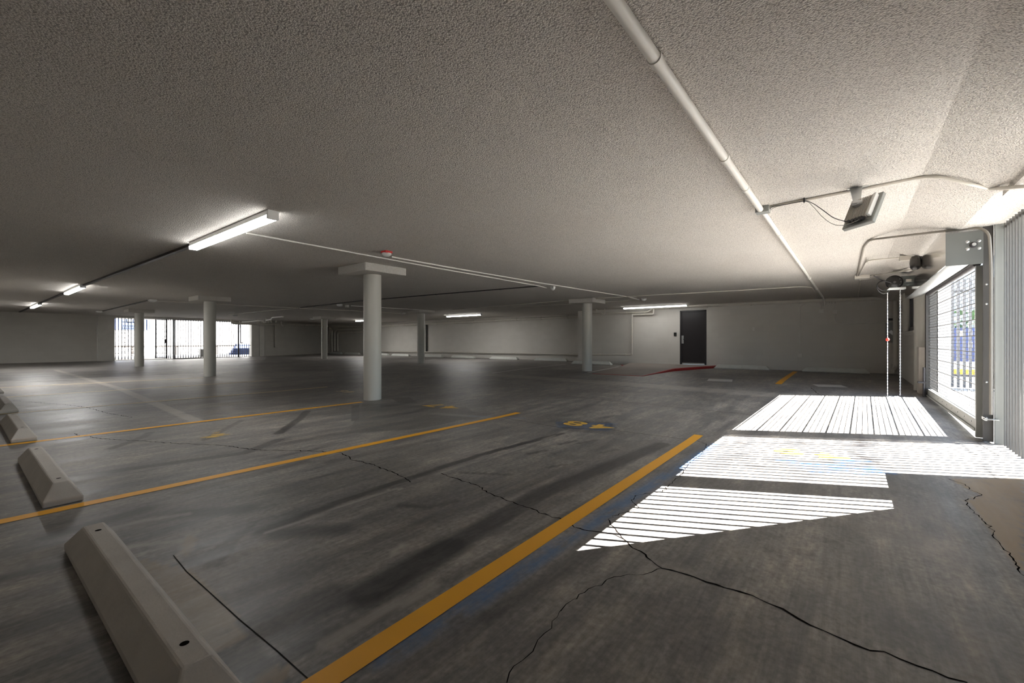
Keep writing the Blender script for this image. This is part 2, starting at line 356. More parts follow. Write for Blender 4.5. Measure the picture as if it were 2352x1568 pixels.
    # cracks and joints: thin ribbons just proud of the slab, part of its surface
    k = MB()
    def Z3(pts, s, ox, oy): return [(ox+x/s, oy+y/s) for x, y in pts]
    def crack(pix, wd, mi=1, jit=.5, sub=5):
        P = [fl(*p)[:2] for p in pix]; out = []
        for a, b in zip(P[:-1], P[1:]):
            L = np.linalg.norm(b-a); nsub = max(1, min(24, int(L/.03)))
            for j in range(nsub):
                out.append(a+(b-a)*j/nsub+(RNG.normal(0, .0065, 2) if mi == 1 and j else 0))
        out.append(P[-1]); k.ribbon(out, wd, .0012, mi, jit if mi == 1 else 0)
    A = Z3([(610, 482), (660, 503), (740, 507), (760, 516), (870, 527), (1000, 536), (1120, 541), (1300, 553), (1430, 563), (1600, 570), (1830, 580), (1950, 600), (2080, 612)], 3.564, 0, 860)
    A += Z3([(0, 487), (210, 490), (400, 493), (560, 503), (660, 507), (740, 545), (745, 565), (800, 577), (950, 610), (1000, 640), (1090, 665), (1170, 705), (1250, 755)], 3.647, 600, 900)
    crack(A, .008)
    B = Z3([(1505, 680), (1560, 705), (1680, 745), (1820, 785), (1850, 820), (1920, 850), (2060, 912), (2200, 955)], 3.647, 600, 900)
    B += Z3([(0, 878), (60, 895), (130, 935), (290, 975), (400, 1045), (520, 1072), (620, 1080), (720, 1105), (780, 1135), (850, 1205), (950, 1255), (1000, 1305), (1075, 1360)], 3.36, 1200, 900)
    crack(B, .007)
    crack(Z3([(-603, 687), (-480, 715), (-300, 775), (0, 868), (150, 925), (330, 1000), (440, 1070), (540, 1125), (640, 1165), (760, 1220), (880, 1275), (1000, 1320), (1110, 1328), (1230, 1385), (1370, 1440), (1480, 1475), (1600, 1530), (1750, 1565)], 3.35, 1700, 1100), .008)
    crack([(1520, 1305), (1497, 1314), (1477, 1320), (1410, 1325), (1330, 1365), (1285, 1405), (1268, 1427), (1250, 1455), (1235, 1470), (1224, 1496), (1200, 1517), (1180, 1530), (1170, 1545), (1164, 1568)], .0032)
    crack(Z3([(1605, 0), (1730, 40), (1760, 80), (1860, 120), (1730, 165), (1790, 240), (1880, 330), (1960, 400), (1940, 435), (2030, 545), (2120, 660), (2184, 745)], 3.35, 1700, 1100), .0042)
    crack(Z3([(1330, 375), (1420, 400), (1410, 440), (1380, 480), (1280, 560), (1220, 640), (1140, 710), (1080, 770), (870, 800), (850, 850), (900, 890), (740, 950), (660, 980), (720, 1060), (780, 1135)], 3.36, 1200, 900), .005)
    crack(Z3([(110, 212), (300, 228), (520, 245), (690, 265), (790, 290), (900, 320), (1080, 350)], 3.564, 0, 860), .008)
    crack([(398, 1275), (428, 1312), (480, 1359), (548, 1421), (640, 1498), (716, 1567)], .0045, 2)
    crack([(1160, 960), (1289, 982), (1405, 987), (1545, 1005), (1596, 1011)], .008, 2); crack([(1040, 890), (1247, 904), (1440, 923), (1600, 940), (1715, 951), (1900, 968)], .008, 2)
    crack([(2105, 930), (2118, 938)], .012, 2); crack([(2245, 1017), (2300, 1050)], .006, 2); crack([(1862, 890), (1880, 905)], .008)
    nb = len(verts)
    verts = np.vstack([verts, np.array(k.v)])
    faces = quads.tolist()+[[nb+a for a in f] for f in k.f]
    me = bpy.data.meshes.new('floor'); me.from_pydata(verts.tolist(), [], faces)
    me.polygons.foreach_set('material_index', [0]*len(quads)+k.mi); me.polygons.foreach_set('use_smooth', [True]*len(quads)+[False]*len(k.f))
    for nm, A_ in (('dark', dark), ('pale', pale), ('blue', blue), ('tan', tan)):
        a = me.attributes.new(nm, 'FLOAT', 'POINT'); a.data.foreach_set('value', np.concatenate([A_.ravel(), np.zeros(len(k.v))]).astype(np.float32))
    for mm in (M_FLOOR, M_CRACK, M_JOINT): me.materials.append(mm)
    o = bpy.data.objects.new('floor', me); C.objects.link(o); struct(o)
build_floor()

# ground outside
g = MB(); g.box(-40, 70, -60, -1.5, -.4, -.02); struct(g.build('ground', M_PAVE))
g = MB(); g.box(-40, 60, YG+.25, 44, -.3, .075); struct(g.build('ground', M_PAVE))

# ---------------------------------------------------------------- shell
c = MB(); c.box(-1.3, 19.2, -.45, 34.5, CEIL, CEIL+.4); struct(c.build('ceiling', M_CEIL))
c = MB(); prof = [(-.45, CEIL), (-.9, CEIL-.17), (-1.53, CEIL-.17), (-1.53, CEIL+.4), (-.45, CEIL+.4)]   # the slab steps down along the gate side
c.add([(x, y, z) for x in (-1.3, 19.2) for y, z in prof], [(0, 1, 2, 3, 4), (9, 8, 7, 6, 5)]+[(i, 5+i, 5+(i+1) % 5, (i+1) % 5) for i in range(5)])
struct(c.build('ceiling_step', M_CEIL))
dy0, dy1 = 4.683*.9, 5.721*.9; dz0 = CAM_Z-.957*.9; dz1 = CAM_Z+1.29*.9
wb = MB()
wb.box(XB, XB+.25, -1.2, dy0, -.1, CEIL+.05); wb.box(XB, XB+.25, dy1, 9.55, -.1, CEIL+.05); wb.box(XB, XB+.25, dy0, dy1, dz1, CEIL+.05); wb.box(XB, XB+.25, dy0, dy1, -.1, dz0)
struct(wb.build('wall_back', M_WALL_Y))
wr = MB(); wr.box(XB+.2, XF+.3, 9.35, 9.55, -.1, CEIL+.05); struct(wr.build('wall_return', M_WALL_X))
wf = MB(); wf.box(XF, XF+.25, 9.3, 34, -.1, CEIL+.05); struct(wf.build('wall_far', M_WALL_Y))
E0 = (12.4, YG-.05); E1 = (XF+.1, 33.3)
we = MB(); we.prism([E0, E1, (E1[0], E1[1]+.3), (E0[0], E0[1]+.3)], -.1, CEIL+.05); struct(we.build('wall_end', M_WALL_X))
wl = MB(); wl.box(-1.3, -1.0, -1.5, 30.4, -.1, CEIL+.05); struct(wl.build('wall_left', M_WALL_Y))
gx0, gx1 = on_y(264, 780, YG)[0], on_y(578, 780, YG)[0]; jx = on_y(223.5, 780, YG)[0]
wg = MB(); wg.box(-1.3, jx-.015, YG, YG+.3, -.1, CEIL+.05); struct(wg.build('wall_gate', M_WALL_X))
wp = MB(); wp.box(jx+.01, gx0, YG+.05, YG+.35, -.1, CEIL+.05); struct(wp.build('wall_pilaster', M_WALL_PLAIN))
px1 = on_y(607, 780, YG-.02)[0]; pxm = on_y(596, 780, YG-.02)[0]
wq = MB(); wq.box(gx1, pxm, YG-.0, YG+.35, -.1, CEIL+.05); wq.box(pxm, px1, YG-.06, YG+.35, -.1, CEIL+.05); struct(wq.build('wall_pier', M_WALL_PLAIN))
hd = MB(); hd.box(jx, gx1, YG+.1, YG+.3, 2.30, CEIL+.05); struct(hd.build('trim_1', M_WALL_PLAIN))
# gate side: low block wall, pilaster near the corner; solid wall beside and behind the camera
YR = -1.05
wlow = MB(); wlow.box(12.75, XB, YR-.2, YR, -.1, CAM_Z+.2); wlow.box(12.7, XB, YR-.22, YR+.015, CAM_Z+.2, CAM_Z+.24); struct(wlow.build('wall_right', M_WALL_X))
wj = MB(); wj.box(10.72, 12.76, -1.34, -1.2, -.1, CEIL-.1); struct(wj.build('wall_jamb', M_WALL_PLAIN))
wpil = MB(); wpil.box(15.35, XB, YR-.2, YR-.02, CAM_Z+.2, CEIL-.1); struct(wpil.build('wall_upper', M_WALL_PLAIN))
wh = MB(); wh.box(10.7, 15.4, YR-.2, YR-.05, 2.08, CEIL-.1); struct(wh.build('trim_2', M_WALL_PLAIN))
wn = MB(); wn.box(-1.3, 3.0, -1.5, -1.2, -.1, CEIL+.05); struct(wn.build('wall_side', M_WALL_X))
# low wall and unseen sloping cheek, shaped for its shadow edge, outside the near fence panel (they shade the slab)
wk = MB(); wk.box(3.0, 5.14, -1.42, -1.24, -.1, .866); struct(wk.build('wall_low', M_WALL_X))
ws = MB(); vs = [(x, y, z) for y in (-1.42, -1.24) for x, z in ((2.9, -.1), (4.2, -.1), (4.2, .86), (3.1, 1.98), (2.9, 2.19))]
ws.add(vs, [(0, 1, 2, 3, 4), (9, 8, 7, 6, 5)]+[(i, 5+i, 5+(i+1) % 5, (i+1) % 5) for i in range(5)]); struct(ws.build('wall_shade_slope', M_WALL_X))
# downstand beam overhead on the gate side
bm = MB(); bm.box(1.5, 5.05, -1.52, -.93, 2.2, CEIL-.1); struct(bm.build('beam', M_CEIL))

# ---------------------------------------------------------------- round columns with square caps
def column(label, X, Y, r=.158, cap=.43, th=.135):
    z = float(floor_z(X, Y)); t = thing('concrete_column', label, 'column', (X, Y, z), 'round concrete columns with square caps')
    s = MB(); s.tube([(X, Y, z-.02), (X, Y, CEIL-th)], r, 40); s.build('shaft', M_COL, t)
    k = MB(); k.box(X-cap, X+cap, Y-cap, Y+cap, CEIL-th, CEIL+.003); k.build('cap', M_CAP, t, .012)
    return t
def cpos(px, pb):                              # column centre from its pixel axis and the row it stands in
    return px, pb
def ypx(px, X):                                # Y on the plane X = const seen at column px
    u = (px-1176)/FPX; return X*(RT[0]-u*FW[0])/(u*FW[1]-RT[1])
cols = [(855.5, 4.72, 'thick round column beside the yellow line ending at it, two detectors above'),
        (482, 4.80, 'round column before the barred gate, second along the row of wheel stop bays'),
        (320, 4.84, 'round column in front of the scrollwork gate panel'),
        (1348.5, 12.55, 'round column at the tip of the red-edged ramp'),
        (967, 12.5, 'round column before the long wall, two along from the ramp'),
        (745, 12.55, 'round column nearest the corner of bent pipes')]
cols[5] = (745, 12.55, 'slim-looking round column close to the corner of bent pipes')
for px, X, lab in cols: column(lab, X, ypx(px, X))

# ---------------------------------------------------------------- wheel stops
def wheel_stop(label, p, axis_y=True, L=1.75, W=.19, H=.13, mt=None, group='precast wheel stops'):
    x, y = p; z = float(floor_z(x, y)); t = thing('wheel_stop', label, 'wheel stop', (x, y, z), group)
    m = MB(); hw, tw, hl, tl = W/2, W*.2, L/2, L/2-.1
    v = [(-hw, -hl, 0), (hw, -hl, 0), (hw, hl, 0), (-hw, hl, 0), (-hw, -hl, .035), (hw, -hl, .035), (hw, hl, .035), (-hw, hl, .035), (-tw, -tl, H), (tw, -tl, H), (tw, tl, H), (-tw, tl, H)]
    m.add([(x+a, y+b, z+c_) for a, b, c_ in v], [(3, 2, 1, 0), (0, 1, 5, 4), (1, 2, 6, 5), (2, 3, 7, 6), (3, 0, 4, 7), (4, 5, 9, 8), (5, 6, 10, 9), (6, 7, 11, 10), (7, 4, 8, 11), (8, 9, 10, 11)])
    m.build('block', mt or M_STOP, t, .008)
    for s in (-1, 1):
        h = MB(); h.lathe((x, y+s*(tl-.12), z+H+.0008), [(.0001, 0), (.010, 0), (.013, -.0005)], 12); h.build('pin_hole', M_CRACK, t)
    return t
for p, lab in (((.437, 2.28), 'largest pale concrete wheel stop, running out of the bottom of the photo'),
               ((.437, 4.92), 'pale concrete wheel stop between the two yellow lines'),
               ((.455, 7.78), 'pale concrete wheel stop just past the second yellow line'),
               ((.50, 10.74), 'small concrete wheel stop touching the photo edge, fourth along the row'),
               ((.53, 14.55), 'concrete wheel stop cut off by the photo edge, last of the row')): wheel_stop(lab, p)
farx = 17.95
spans = [(760, 785, 'dim wheel stop under the bent pipes in the corner'), (793.5, 826, 'bluish lit wheel stop beside the bent pipes'), (876, 884, 'wheel stop end showing beside the thick column'),
         (901, 941, 'pale wheel stop beside the round column before the long wall'), (975, 1016, 'wheel stop just past the column before the long wall'),
         (1038, 1090, 'wheel stop at mid length of the long wall'), (1127, 1190, 'wheel stop by the long wall, third from the wall corner'), (1229, 1304, 'wheel stop by the long wall, second from the wall corner')]
for a, b, lab in spans:
    Y0, Y1 = ypx(a, farx), ypx(b, farx)
    wheel_stop(lab, (farx, (Y0+Y1)/2), L=min(2.2, max(1.2, abs(Y0-Y1))), W=.2, H=.14, mt=M_STOPG, group='wheel stops along the long wall')
def stop_px(a, b, X, lab):
    Y0, Y1 = ypx(a, X), ypx(b, X); wheel_stop(lab, (X, (Y0+Y1)/2), L=abs(Y0-Y1), W=.2, H=.14, mt=M_STOPG, group='wheel stops at the door wall')
stop_px(1315, 1405, 16.2, 'pale green-grey wheel stop behind the round column by the ramp')
stop_px(1642, 1768, 16.6, 'low wheel stop against the wall beside the black door')
stop_px(1843, 1998, 16.6, 'low wheel stop against the wall under the outlet conduit')

# ---------------------------------------------------------------- painted lines and bay numbers
def line(name, label, p, q, wd, mt, cat='parking line', group=None):
    m = MB(); P = [np.array(p[:2])+(np.array(q[:2])-np.array(p[:2]))*i/12 for i in range(13)]
    m.ribbon(P, wd, .0022); return tag(m.build(name, mt), label, cat, group)
PL = 'parking_line'; GL = 'painted bay lines'
line(PL, 'broad bright yellow line crossing the slab beside the sunlit stripes', (.2, 1.295), fl(1605, 999), .098, M_YELLOW, group=GL)
line(PL, 'long bright yellow line, second from the sunlit stripes', (-.6, 3.96), fl(1191, 947.5), .098, M_YELLOW, group=GL)
line(PL, 'long bright yellow line running up to the thick column', (-.6, 6.84), fl(832, 923), .098, M_YELLOW, group=GL)
line(PL, 'thin line paled for glare, first one past the thick column', (-.3, 9.82), fl(752, 888), .095, M_YELLOWOLD_GLARE, group=GL)  # glare on the far floor is put into these lines' paler colour
line(PL, 'thin line paled for glare, second past the thick column', (-.3, 12.75), fl(620, 873), .095, M_YELLOWOLD_GLARE, group=GL)
line(PL, 'thin yellowish line running to the column before the barred gate', (-.3, fl(100, 884)[1]), fl(468, 867), .095, M_YELLOWOLD_GLARE, group=GL)
line(PL, 'faint line just past the column before the barred gate', (-.3, fl(100, 872)[1]), fl(520, 855), .09, M_OLDWHITE, group=GL)
line(PL, 'faintest thin line close to the scrollwork gate', (-.3, fl(100, 861)[1]), fl(420, 850), .09, M_OLDWHITE, group=GL)
line(PL, 'short yellow line on the slab before the outlet conduit', fl(1787, 882), fl(1827, 853), .13, M_YELLOW, group=GL)
line(PL, 'faint pale line beside the ramp and column', fl(1350, 856), fl(1422, 842), .09, M_OLDWHITE, group=GL)
line(PL, 'faint pale line running from the column towards the long wall', fl(1130, 857), fl(1300, 836), .09, M_OLDWHITE, group=GL)
line('painted_dash', 'short white dash on the slab before the black door', fl(1626, 872), fl(1682, 874), .6, M_OLDWHITE, 'floor marking', 'white dashes')
line('painted_dash', 'short white dash on the slab near the hanging chain', fl(1872, 885), fl(1940, 887), .5, M_OLDWHITE, 'floor marking', 'white dashes')

def text_mesh(s, size, name='txt', off=.0):
    cu = bpy.data.curves.new(name, 'FONT'); cu.body = s; cu.size = size; cu.align_x = 'CENTER'; cu.align_y = 'CENTER'; cu.offset = off; cu.space_character = 1.0+.25*(s.isdigit()); cu.resolution_u = 4
    o = bpy.data.objects.new(name, cu); C.objects.link(o); bpy.context.view_layer.update()
    me = bpy.data.meshes.new_from_object(o.evaluated_get(bpy.context.evaluated_depsgraph_get()))
    bpy.data.objects.remove(o); bpy.data.curves.remove(cu)
    vs = [tuple(v.co) for v in me.vertices]; fs = [tuple(p.vertices) for p in me.polygons]; bpy.data.meshes.remove(me); return vs, fs
def bay_number(s, c_, size, label, mt=M_YELLOWOLD_GLARE, sx=1.0):
    vs, fs = text_mesh(s, size, off=.008); m = MB()
    W_ = [(c_[0]-y, c_[1]+x*sx) for x, y, _ in vs]
    m.add([(a, b, float(floor_z(a, b))+.0022) for a, b in W_], fs)
    tag(m.build('bay_number', mt), label, 'bay number', 'painted bay numbers')
M_NUM = lane_paint('number_paint', (.70, .42, .06), .42)
bay_number('48', fl(1352, 976), .38, 'orange painted number 48 between the two long yellow lines', M_NUM, 1.55)
bay_number('47', fl(1017, 933), .38, 'orange painted number 47 beside the thick column', M_NUM, 1.55)
bay_number('46', fl(796, 899), .34, 'faded number 46 just past the thick column', M_YELLOWOLD_GLARE, 1.25)
bay_number('49', fl(1860, 1042), .34, 'yellow painted number 49 in the sunlit stripes', M_NUM, 1.55)
def splat(name, label, pts, mt):
    m = MB(); P = [fl(*p)[:2] for p in pts]; m.add([(a, b, float(floor_z(a, b))+.0018) for a, b in P], [tuple(range(len(P)))]); tag(m.build(name, mt), label, 'paint mark')
m = MB()
for i in range(16):
    a = fl(486+random.gauss(9, 11), 999+random.gauss(0, 3.2)); rr = random.uniform(.012, .05); n_ = 9
    P = [(a[0]+rr*random.uniform(.5, 1.2)*1.6*math.cos(j*2*math.pi/n_), a[1]+rr*random.uniform(.4, 1)*.8*math.sin(j*2*math.pi/n_)) for j in range(n_)]
    m.add([(x, y, float(floor_z(x, y))+.0016+.00002*i) for x, y in P], [tuple(range(n_))])
tag(m.build('paint_mark', lane_paint('worn_smear', (.50, .33, .08), .62)), 'worn yellow paint smear on the dark patch beyond the long yellow line', 'paint mark')

# ---------------------------------------------------------------- ramp and landing with red edges
def ramp_landing():
    a, b_ = fl(1360, 858), fl(1474, 864.5); zt = dz0-.012
    rA = at_z(1449, 841, zt*.9); rB = at_z(1549, 846.5, zt); L0 = at_z(1452, 833.5, zt); L1 = at_z(1638, 840.5, zt)
    t = thing('entrance_ramp', 'low concrete ramp and landing with red edges before the black door', 'ramp', (15.5, 5.5, float(floor_z(15.5, 5.5))))
    y1, y2 = min(a[1], 6.2), b_[1]
    rx = rB[0]; la = (XB-.002, 7.15); lb = (XB-.002, L1[1]); 
    g0 = float(floor_z(a[0], a[1]))
    m = MB(); m.prism([(a[0], y2), (rx, rB[1]), (rx, 6.35), (a[0], a[1])], g0-.05, [g0+.004, zt, zt, g0+.004])
    m.prism([(rx, rB[1]), (L1[0]-.0, L1[1]), lb, la, (rx, 6.35)], g0-.05, zt)
    m.build('slab', painted('ramp_concrete', (.30, .26, .23), .7, .2, 2.5), t)
    e = MB()
    def edge(p, q, zp, zq, wd=.075):
        p, q = np.array(p), np.array(q); d = q-p; d /= np.linalg.norm(d); n = np.array([d[1], -d[0]])*.004; n2 = np.array([-d[1], d[0]])*wd
        for s_ in (1,):
            e.add([(*(p+n), g0-.02), (*(q+n), g0-.02), (*(q+n), zq+.003), (*(p+n), zp+.003), (*(q+n2), zq+.003), (*(p+n2), zp+.003)], [(0, 1, 2, 3), (3, 2, 4, 5)])
    edge((a[0], y2), (rx, rB[1]), g0+.004, zt, .06); edge((rx, rB[1]), (L1[0], L1[1]), zt, zt, .1); edge((L1[0], L1[1]), lb, zt, zt, .05)
    edge((a[0], a[1]), (a[0], y2), g0+.004, g0+.004, .04)
    f0, f1, f2 = at_z(1425, 837.5, zt), at_z(1449, 841.2, zt*.95), fl(1433, 844)
    e.build('red_edge', M_REDPAINT, t); e = MB()
    e.add([f0+[0, 0, .006], f1+[0, 0, .006], (f2[0], f2[1], f2[2]+.012)], [(0, 2, 1)])
    e.build('red_flare', M_REDPAINT, t)
ramp_landing()

# ---------------------------------------------------------------- black door and things on the door wall
d = thing('door_1', 'black steel door with kick strip in the block wall', 'door', (XB+.05, (dy0+dy1)/2, dz0)); d['kind'] = 'structure'
m = MB(); fr = .05
m.box(XB-.012, XB+.2, dy0-.005, dy0+fr, dz0, dz1); m.box(XB-.012, XB+.2, dy1-fr, dy1+.005, dz0, dz1); m.box(XB-.012, XB+.2, dy0-.005, dy1+.005, dz1-fr, dz1+.005); m.build('door_frame', M_DOOR, d, .004)
m = MB(); m.box(XB+.02, XB+.065, dy0+fr, dy1-fr, dz0+.01, dz1-fr); m.build('door_leaf', M_DOOR, d, .003)
m = MB(); m.box(XB+.012, XB+.02, dy0+fr+.02, dy1-fr-.02, dz0+.015, dz0+.06); m.build('kick_strip', M_GALV, d)
hz = on_x(1570, 779, XB)
m = MB(); m.box(XB+.004, XB+.02, dy1-fr-.075, dy1-fr+.04, hz[2]-.16, hz[2]+.14); m.build('latch_guard', M_GALV, d, .003)
m = MB(); m.tube(bend([(XB+.02, hz[1]-.0, hz[2]), (XB-.05, hz[1], hz[2]), (XB-.05, hz[1]-.11, hz[2])], .02), .011); m.lathe((XB+.02, hz[1], hz[2]), [(.0, 0), (.03, 0), (.03, -.012), (.0, -.012)], 16, (1, 0, 0)); m.build('lever_handle', M_BLACK, d)
m = MB()
for zz in (.25, 1.05, 1.85): m.cyl((XB+.012, dy0+fr, dz0+zz-.06), (XB+.012, dy0+fr, dz0+zz+.06), .012, 10)
m.build('hinge', M_DARK, d)
def wallbox(name, label, cat, px, py, X, wy, wz, th, mt, bev=.004):
    p = on_x(px, py, X); t = MB(); t.box(X-th, X, p[1]-wy/2, p[1]+wy/2, p[2]-wz/2, p[2]+wz/2); return tag(t.build(name, mt, None, bev), label, cat)
cr = wallbox('card_reader', 'small black card reader on the wall beside the black door', 'card reader', 1551, 767.5, XB, .09, .14, .03, M_BLACK)
m = MB(); p = on_x(1551, 764, XB); m.cyl((XB-.034, p[1], p[2]), (XB-.03, p[1], p[2]), .012, 12); o = m.build('indicator', M_DARK); o.parent = cr
wallbox('blank_cover_plate', 'painted-over cover plate on the bare stretch of door wall', 'cover plate', 1731, 755, XB, .07, .13, .012, M_WALL_PLAIN)
wallbox('junction_box', 'small box high on the door wall where two thin conduits meet', 'junction box', 1886.5, 714.5, XB, .13, .12, .06, M_WALL_PLAIN)
wallbox('junction_box', 'small box high on the door wall with one conduit through it', 'junction box', 1917.5, 716, XB, .13, .12, .06, M_WALL_PLAIN)
ob = wallbox('outlet_box', 'low outlet box at the foot of the thin wall conduit', 'outlet box', 1838, 816, XB, .13, .12, .06, M_WALL_PLAIN)
wallbox('junction_box', 'pale junction boxes on the slab edge above the door wall, the one of two with wires', 'junction box', 1901, 676, XB-.25, .17, .06, .2, M_PIPE)['label'] = 'pale ceiling box above the door wall with two short conduits'
wallbox('junction_box', 'pale ceiling box above the door wall beside its twin', 'junction box', 1915, 675, XB-.25, .17, .06, .2, M_PIPE)
def pipe(name, label, pts, r, mt, cat='pipe', fillet=.1, clamps=0, n=10, cl='clamp', couplings=None):
    P = bend(pts, fillet) if fillet else [np.array(p) for p in pts]
    t = thing(name, label, cat, P[0]); m = MB(); m.tube(P, r, n); m.build('tube', mt, t)
    L = np.cumsum([0]+[np.linalg.norm(b-a) for a, b in zip(P[:-1], P[1:])])
    for i in range(clamps):
        s = L[-1]*(i+.5)/clamps; k = max(0, int(np.searchsorted(L, s))-1); a, b = np.array(P[k]), np.array(P[k+1]); f = (s-L[k])/(L[k+1]-L[k]); c_ = a+(b-a)*f; dd = (b-a)/np.linalg.norm(b-a)
        m = MB(); m.tube([c_-dd*.014, c_+dd*.014], r*1.35, n)
        m.build(cl, mt, t)
    return t
xw = XB-.035
pipe('outlet_conduit', 'thin conduit dropping down the door wall to the low outlet box', [on_x(1886, 711, xw), on_x(1885, 694, xw), on_x(1862, 694.5, xw), on_x(1838, 700, xw), on_x(1837.5, 811, xw)], .011, M_WALL_PLAIN, 'conduit', .15, 3)
pipe('wall_conduit', 'thin conduit curving from the box up to the ceiling boxes', [on_x(1889, 711, xw), on_x(1891, 698, xw), on_x(1905, 694, xw)], .011, M_WALL_PLAIN, 'conduit', .12, 1)
pipe('wall_conduit', 'thin conduit dropping to the box then running level along the door wall', [on_x(1917, 690, xw), on_x(1916, 735, xw), on_x(1925, 744, xw), on_x(2040, 740, xw)], .011, M_WALL_PLAIN, 'conduit', .1, 3)
for i, (p0, p1, p2) in enumerate((((1903, 678), (1904.5, 686), (1905, 696)), ((1909, 678), (1910.5, 686), (1911, 696)), ((1916.5, 678), (1917, 686), (1917.5, 696)), ((1921, 678), (1922.5, 683), (1923, 688)))):
    pipe('short_conduit', ('first', 'second', 'third', 'last')[i]+' of four short conduits curving from the ceiling boxes', [on_x(*p0, XB-.32), on_x(*p1, XB-.16), on_x(*p2, XB-.05)], .014, M_PIPE, 'conduit', .05, 0)

# big pipe along the top of the door wall, turning down in the corner
xp = XB-.16
pipe('wall_pipe', 'thick beige pipe along the top of the door wall, turning down in the corner', [on_x(1494, 707, xp), on_x(1640, 700, xp), on_x(1880, 689.5, xp), on_x(2057, 683.5, xp), on_x(2057, 846, xp), np.array([xp-.6, -.88, .22])], .06, M_PIPE, 'pipe', .14, 7, 14)
pipe('wall_pipe', 'beige pipe hung along the wall from behind the ramp column to the lamp', [on_x(1347, 723, xp), on_x(1392, 719.5, xp), on_x(1488, 716, xp), on_x(1499, 709, xp)], .035, M_PIPE, 'pipe', .12, 4)
pipe('wall_pipe', 'beige pipe making a large square loop on the wall beside the ramp', [on_x(1502, 708, xp), on_x(1501, 721, xp), on_x(1452, 722, xp), on_x(1451.5, 814.5, xp), on_x(1350, 814, xp)], .035, M_PIPE, 'pipe', .06, 4)
pipe('drain_trap', 'pale curved drain trap hanging beside the ramp column cap', [on_x(1389, 705, xp-.3), on_x(1388.5, 722, xp-.3), on_x(1384, 722, xp-.3), on_x(1381, 717, xp-.3), on_x(1362, 717, xp-.3)], .028, M_PIPE, 'pipe', .08, 0)
pipe('drain_stub', 'short thick pipe stub under the slab beside the ramp column', [on_x(1370, 709, xp-.2), on_x(1370, 716, xp-.2)], .05, M_PIPE, 'pipe', 0, 0)
pipe('drain_stub', 'small pale elbow pipe on the far side of the ramp column', [on_x(1327, 708, XF-.4), on_x(1326, 715, XF-.4), on_x(1318, 718, XF-.4), on_x(1312, 719, XF-.4)], .04, M_PIPE, 'pipe', .1, 0)
pipe('corner_pipe', 'pale pipe standing in the wall corner behind the ramp column', [on_x(1336, 725, XF-1.45), on_x(1336, 829, XF-1.45)], .05, M_PIPE, 'pipe', 0, 2)
# long wall
xf = XF-.12
pipe('wall_pipe', 'long pale pipe hung high along the long wall', [on_x(1337, 726, xf-.1), on_x(1325, 726.5, xf-.1), on_x(980, 743.5, xf-.1), on_x(900, 747.5, xf-.1), on_x(842, 750, xf-.1), on_x(770, 749.5, xf-.1)], .055, M_PIPE, 'pipe', .1, 14)
pipe('wall_conduit', 'second thinner pipe just above the long pipe on the long wall', [on_x(1337, 721.5, xf), on_x(980, 738.5, xf), on_x(880, 743.5, xf)], .025, M_PIPE, 'pipe', 0, 10)
pipe('wall_pipe', 'low pale pipe with clamps along the foot of the long wall', [on_x(1337, 814, xf), on_x(1200, 811.2, xf), on_x(980, 808, xf), on_x(840, 806.3, xf)], .035, M_PIPE, 'pipe', 0, 11)
pipe('drain_riser', 'dark vertical riser pipe behind the slim round column', [on_x(979.5, 744, XF-.06), on_x(979.5, 807, XF-.06)], .06, M_POST, 'pipe', 0, 3)
pipe('bent_pipe', 'outer of two bent pipes framing the dim corner of the long wall', [on_x(769, 806, xf), on_x(769, 764, xf), on_x(776, 756, xf), on_x(828, 755, xf), on_x(836, 752, xf)], .08, M_PIPE, 'pipe', .12, 2)
pipe('bent_pipe', 'inner of two bent pipes framing the dim corner of the long wall', [on_x(776, 806, xf), on_x(776, 766, xf), on_x(779, 763, xf), on_x(828, 762, xf), on_x(837, 757, xf)], .075, M_PIPE, 'pipe', .12, 2)
pipe('corner_riser', 'vertical riser beside the column in the dim corner', [on_x(758, 753, xf), on_x(763, 759, xf), on_x(763, 808, xf)], .07, M_PIPE, 'pipe', .1, 1)
# end wall cluster
def on_end(px, py, off=.25):
    n = np.array([-(E1[1]-E0[1]), E1[0]-E0[0]]); n = n/np.linalg.norm(n); d_ = ray(px, py); c0 = np.dot(n, np.array(E0))-off
    return ORG+d_*c0/np.dot(n, d_[:2])
pipe('drain_main', 'thick drain pipe curving down over the gate and along the end wall', [on_y(533, 734, YG-.7), on_y(533.5, 741, YG-.7), on_y(542, 742, YG-.7), on_y(600, 743.5, YG-.7), on_y(608, 744, YG-.7), on_end(700, 745.5), on_end(752, 747.5)], .085, M_PIPE, 'pipe', .3, 8)
pipe('drain_branch', 'thin bright pipe rising from the drain towards the slab over the gate', [ce(556, 739.5, .2), ce(604, 735.5, .13), ce(606, 740.5, .25), ce(609, 740.5, .25), ce(610, 732, .03)], .045, M_WHITE, 'pipe', .1, 2)
pipe('drain_branch', 'thin pipe running from the drain cluster out along the slab', [ce(612, 735, .16), ce(624, 733, .13), ce(625, 729, .05), ce(650, 727, .04)], .04, M_WHITE, 'pipe', .1, 0)
pipe('drain_drop', 'vertical pipe dropping down the end wall from the drain', [on_end(632.5, 746, .12), on_end(632.5, 797, .12)], .05, M_PIPE, 'pipe', 0, 2)
pipe('drain_trap', 'curved drain trap hanging from the slab at the end wall', [on_end(645.5, 735, .5), on_end(646, 741, .5), on_end(646.5, 746, .5), on_end(650, 748, .5)], .05, M_WHITE, 'pipe', .1, 0)
pipe('drain_drop', 'dark cable drop with a hook beside the far gate post', [on_y(552, 741, YG-.7), on_y(552.5, 786, YG-.7), on_y(555, 788, YG-.7), on_y(557, 786, YG-.7)], .03, M_DARK, 'pipe', .1, 0)
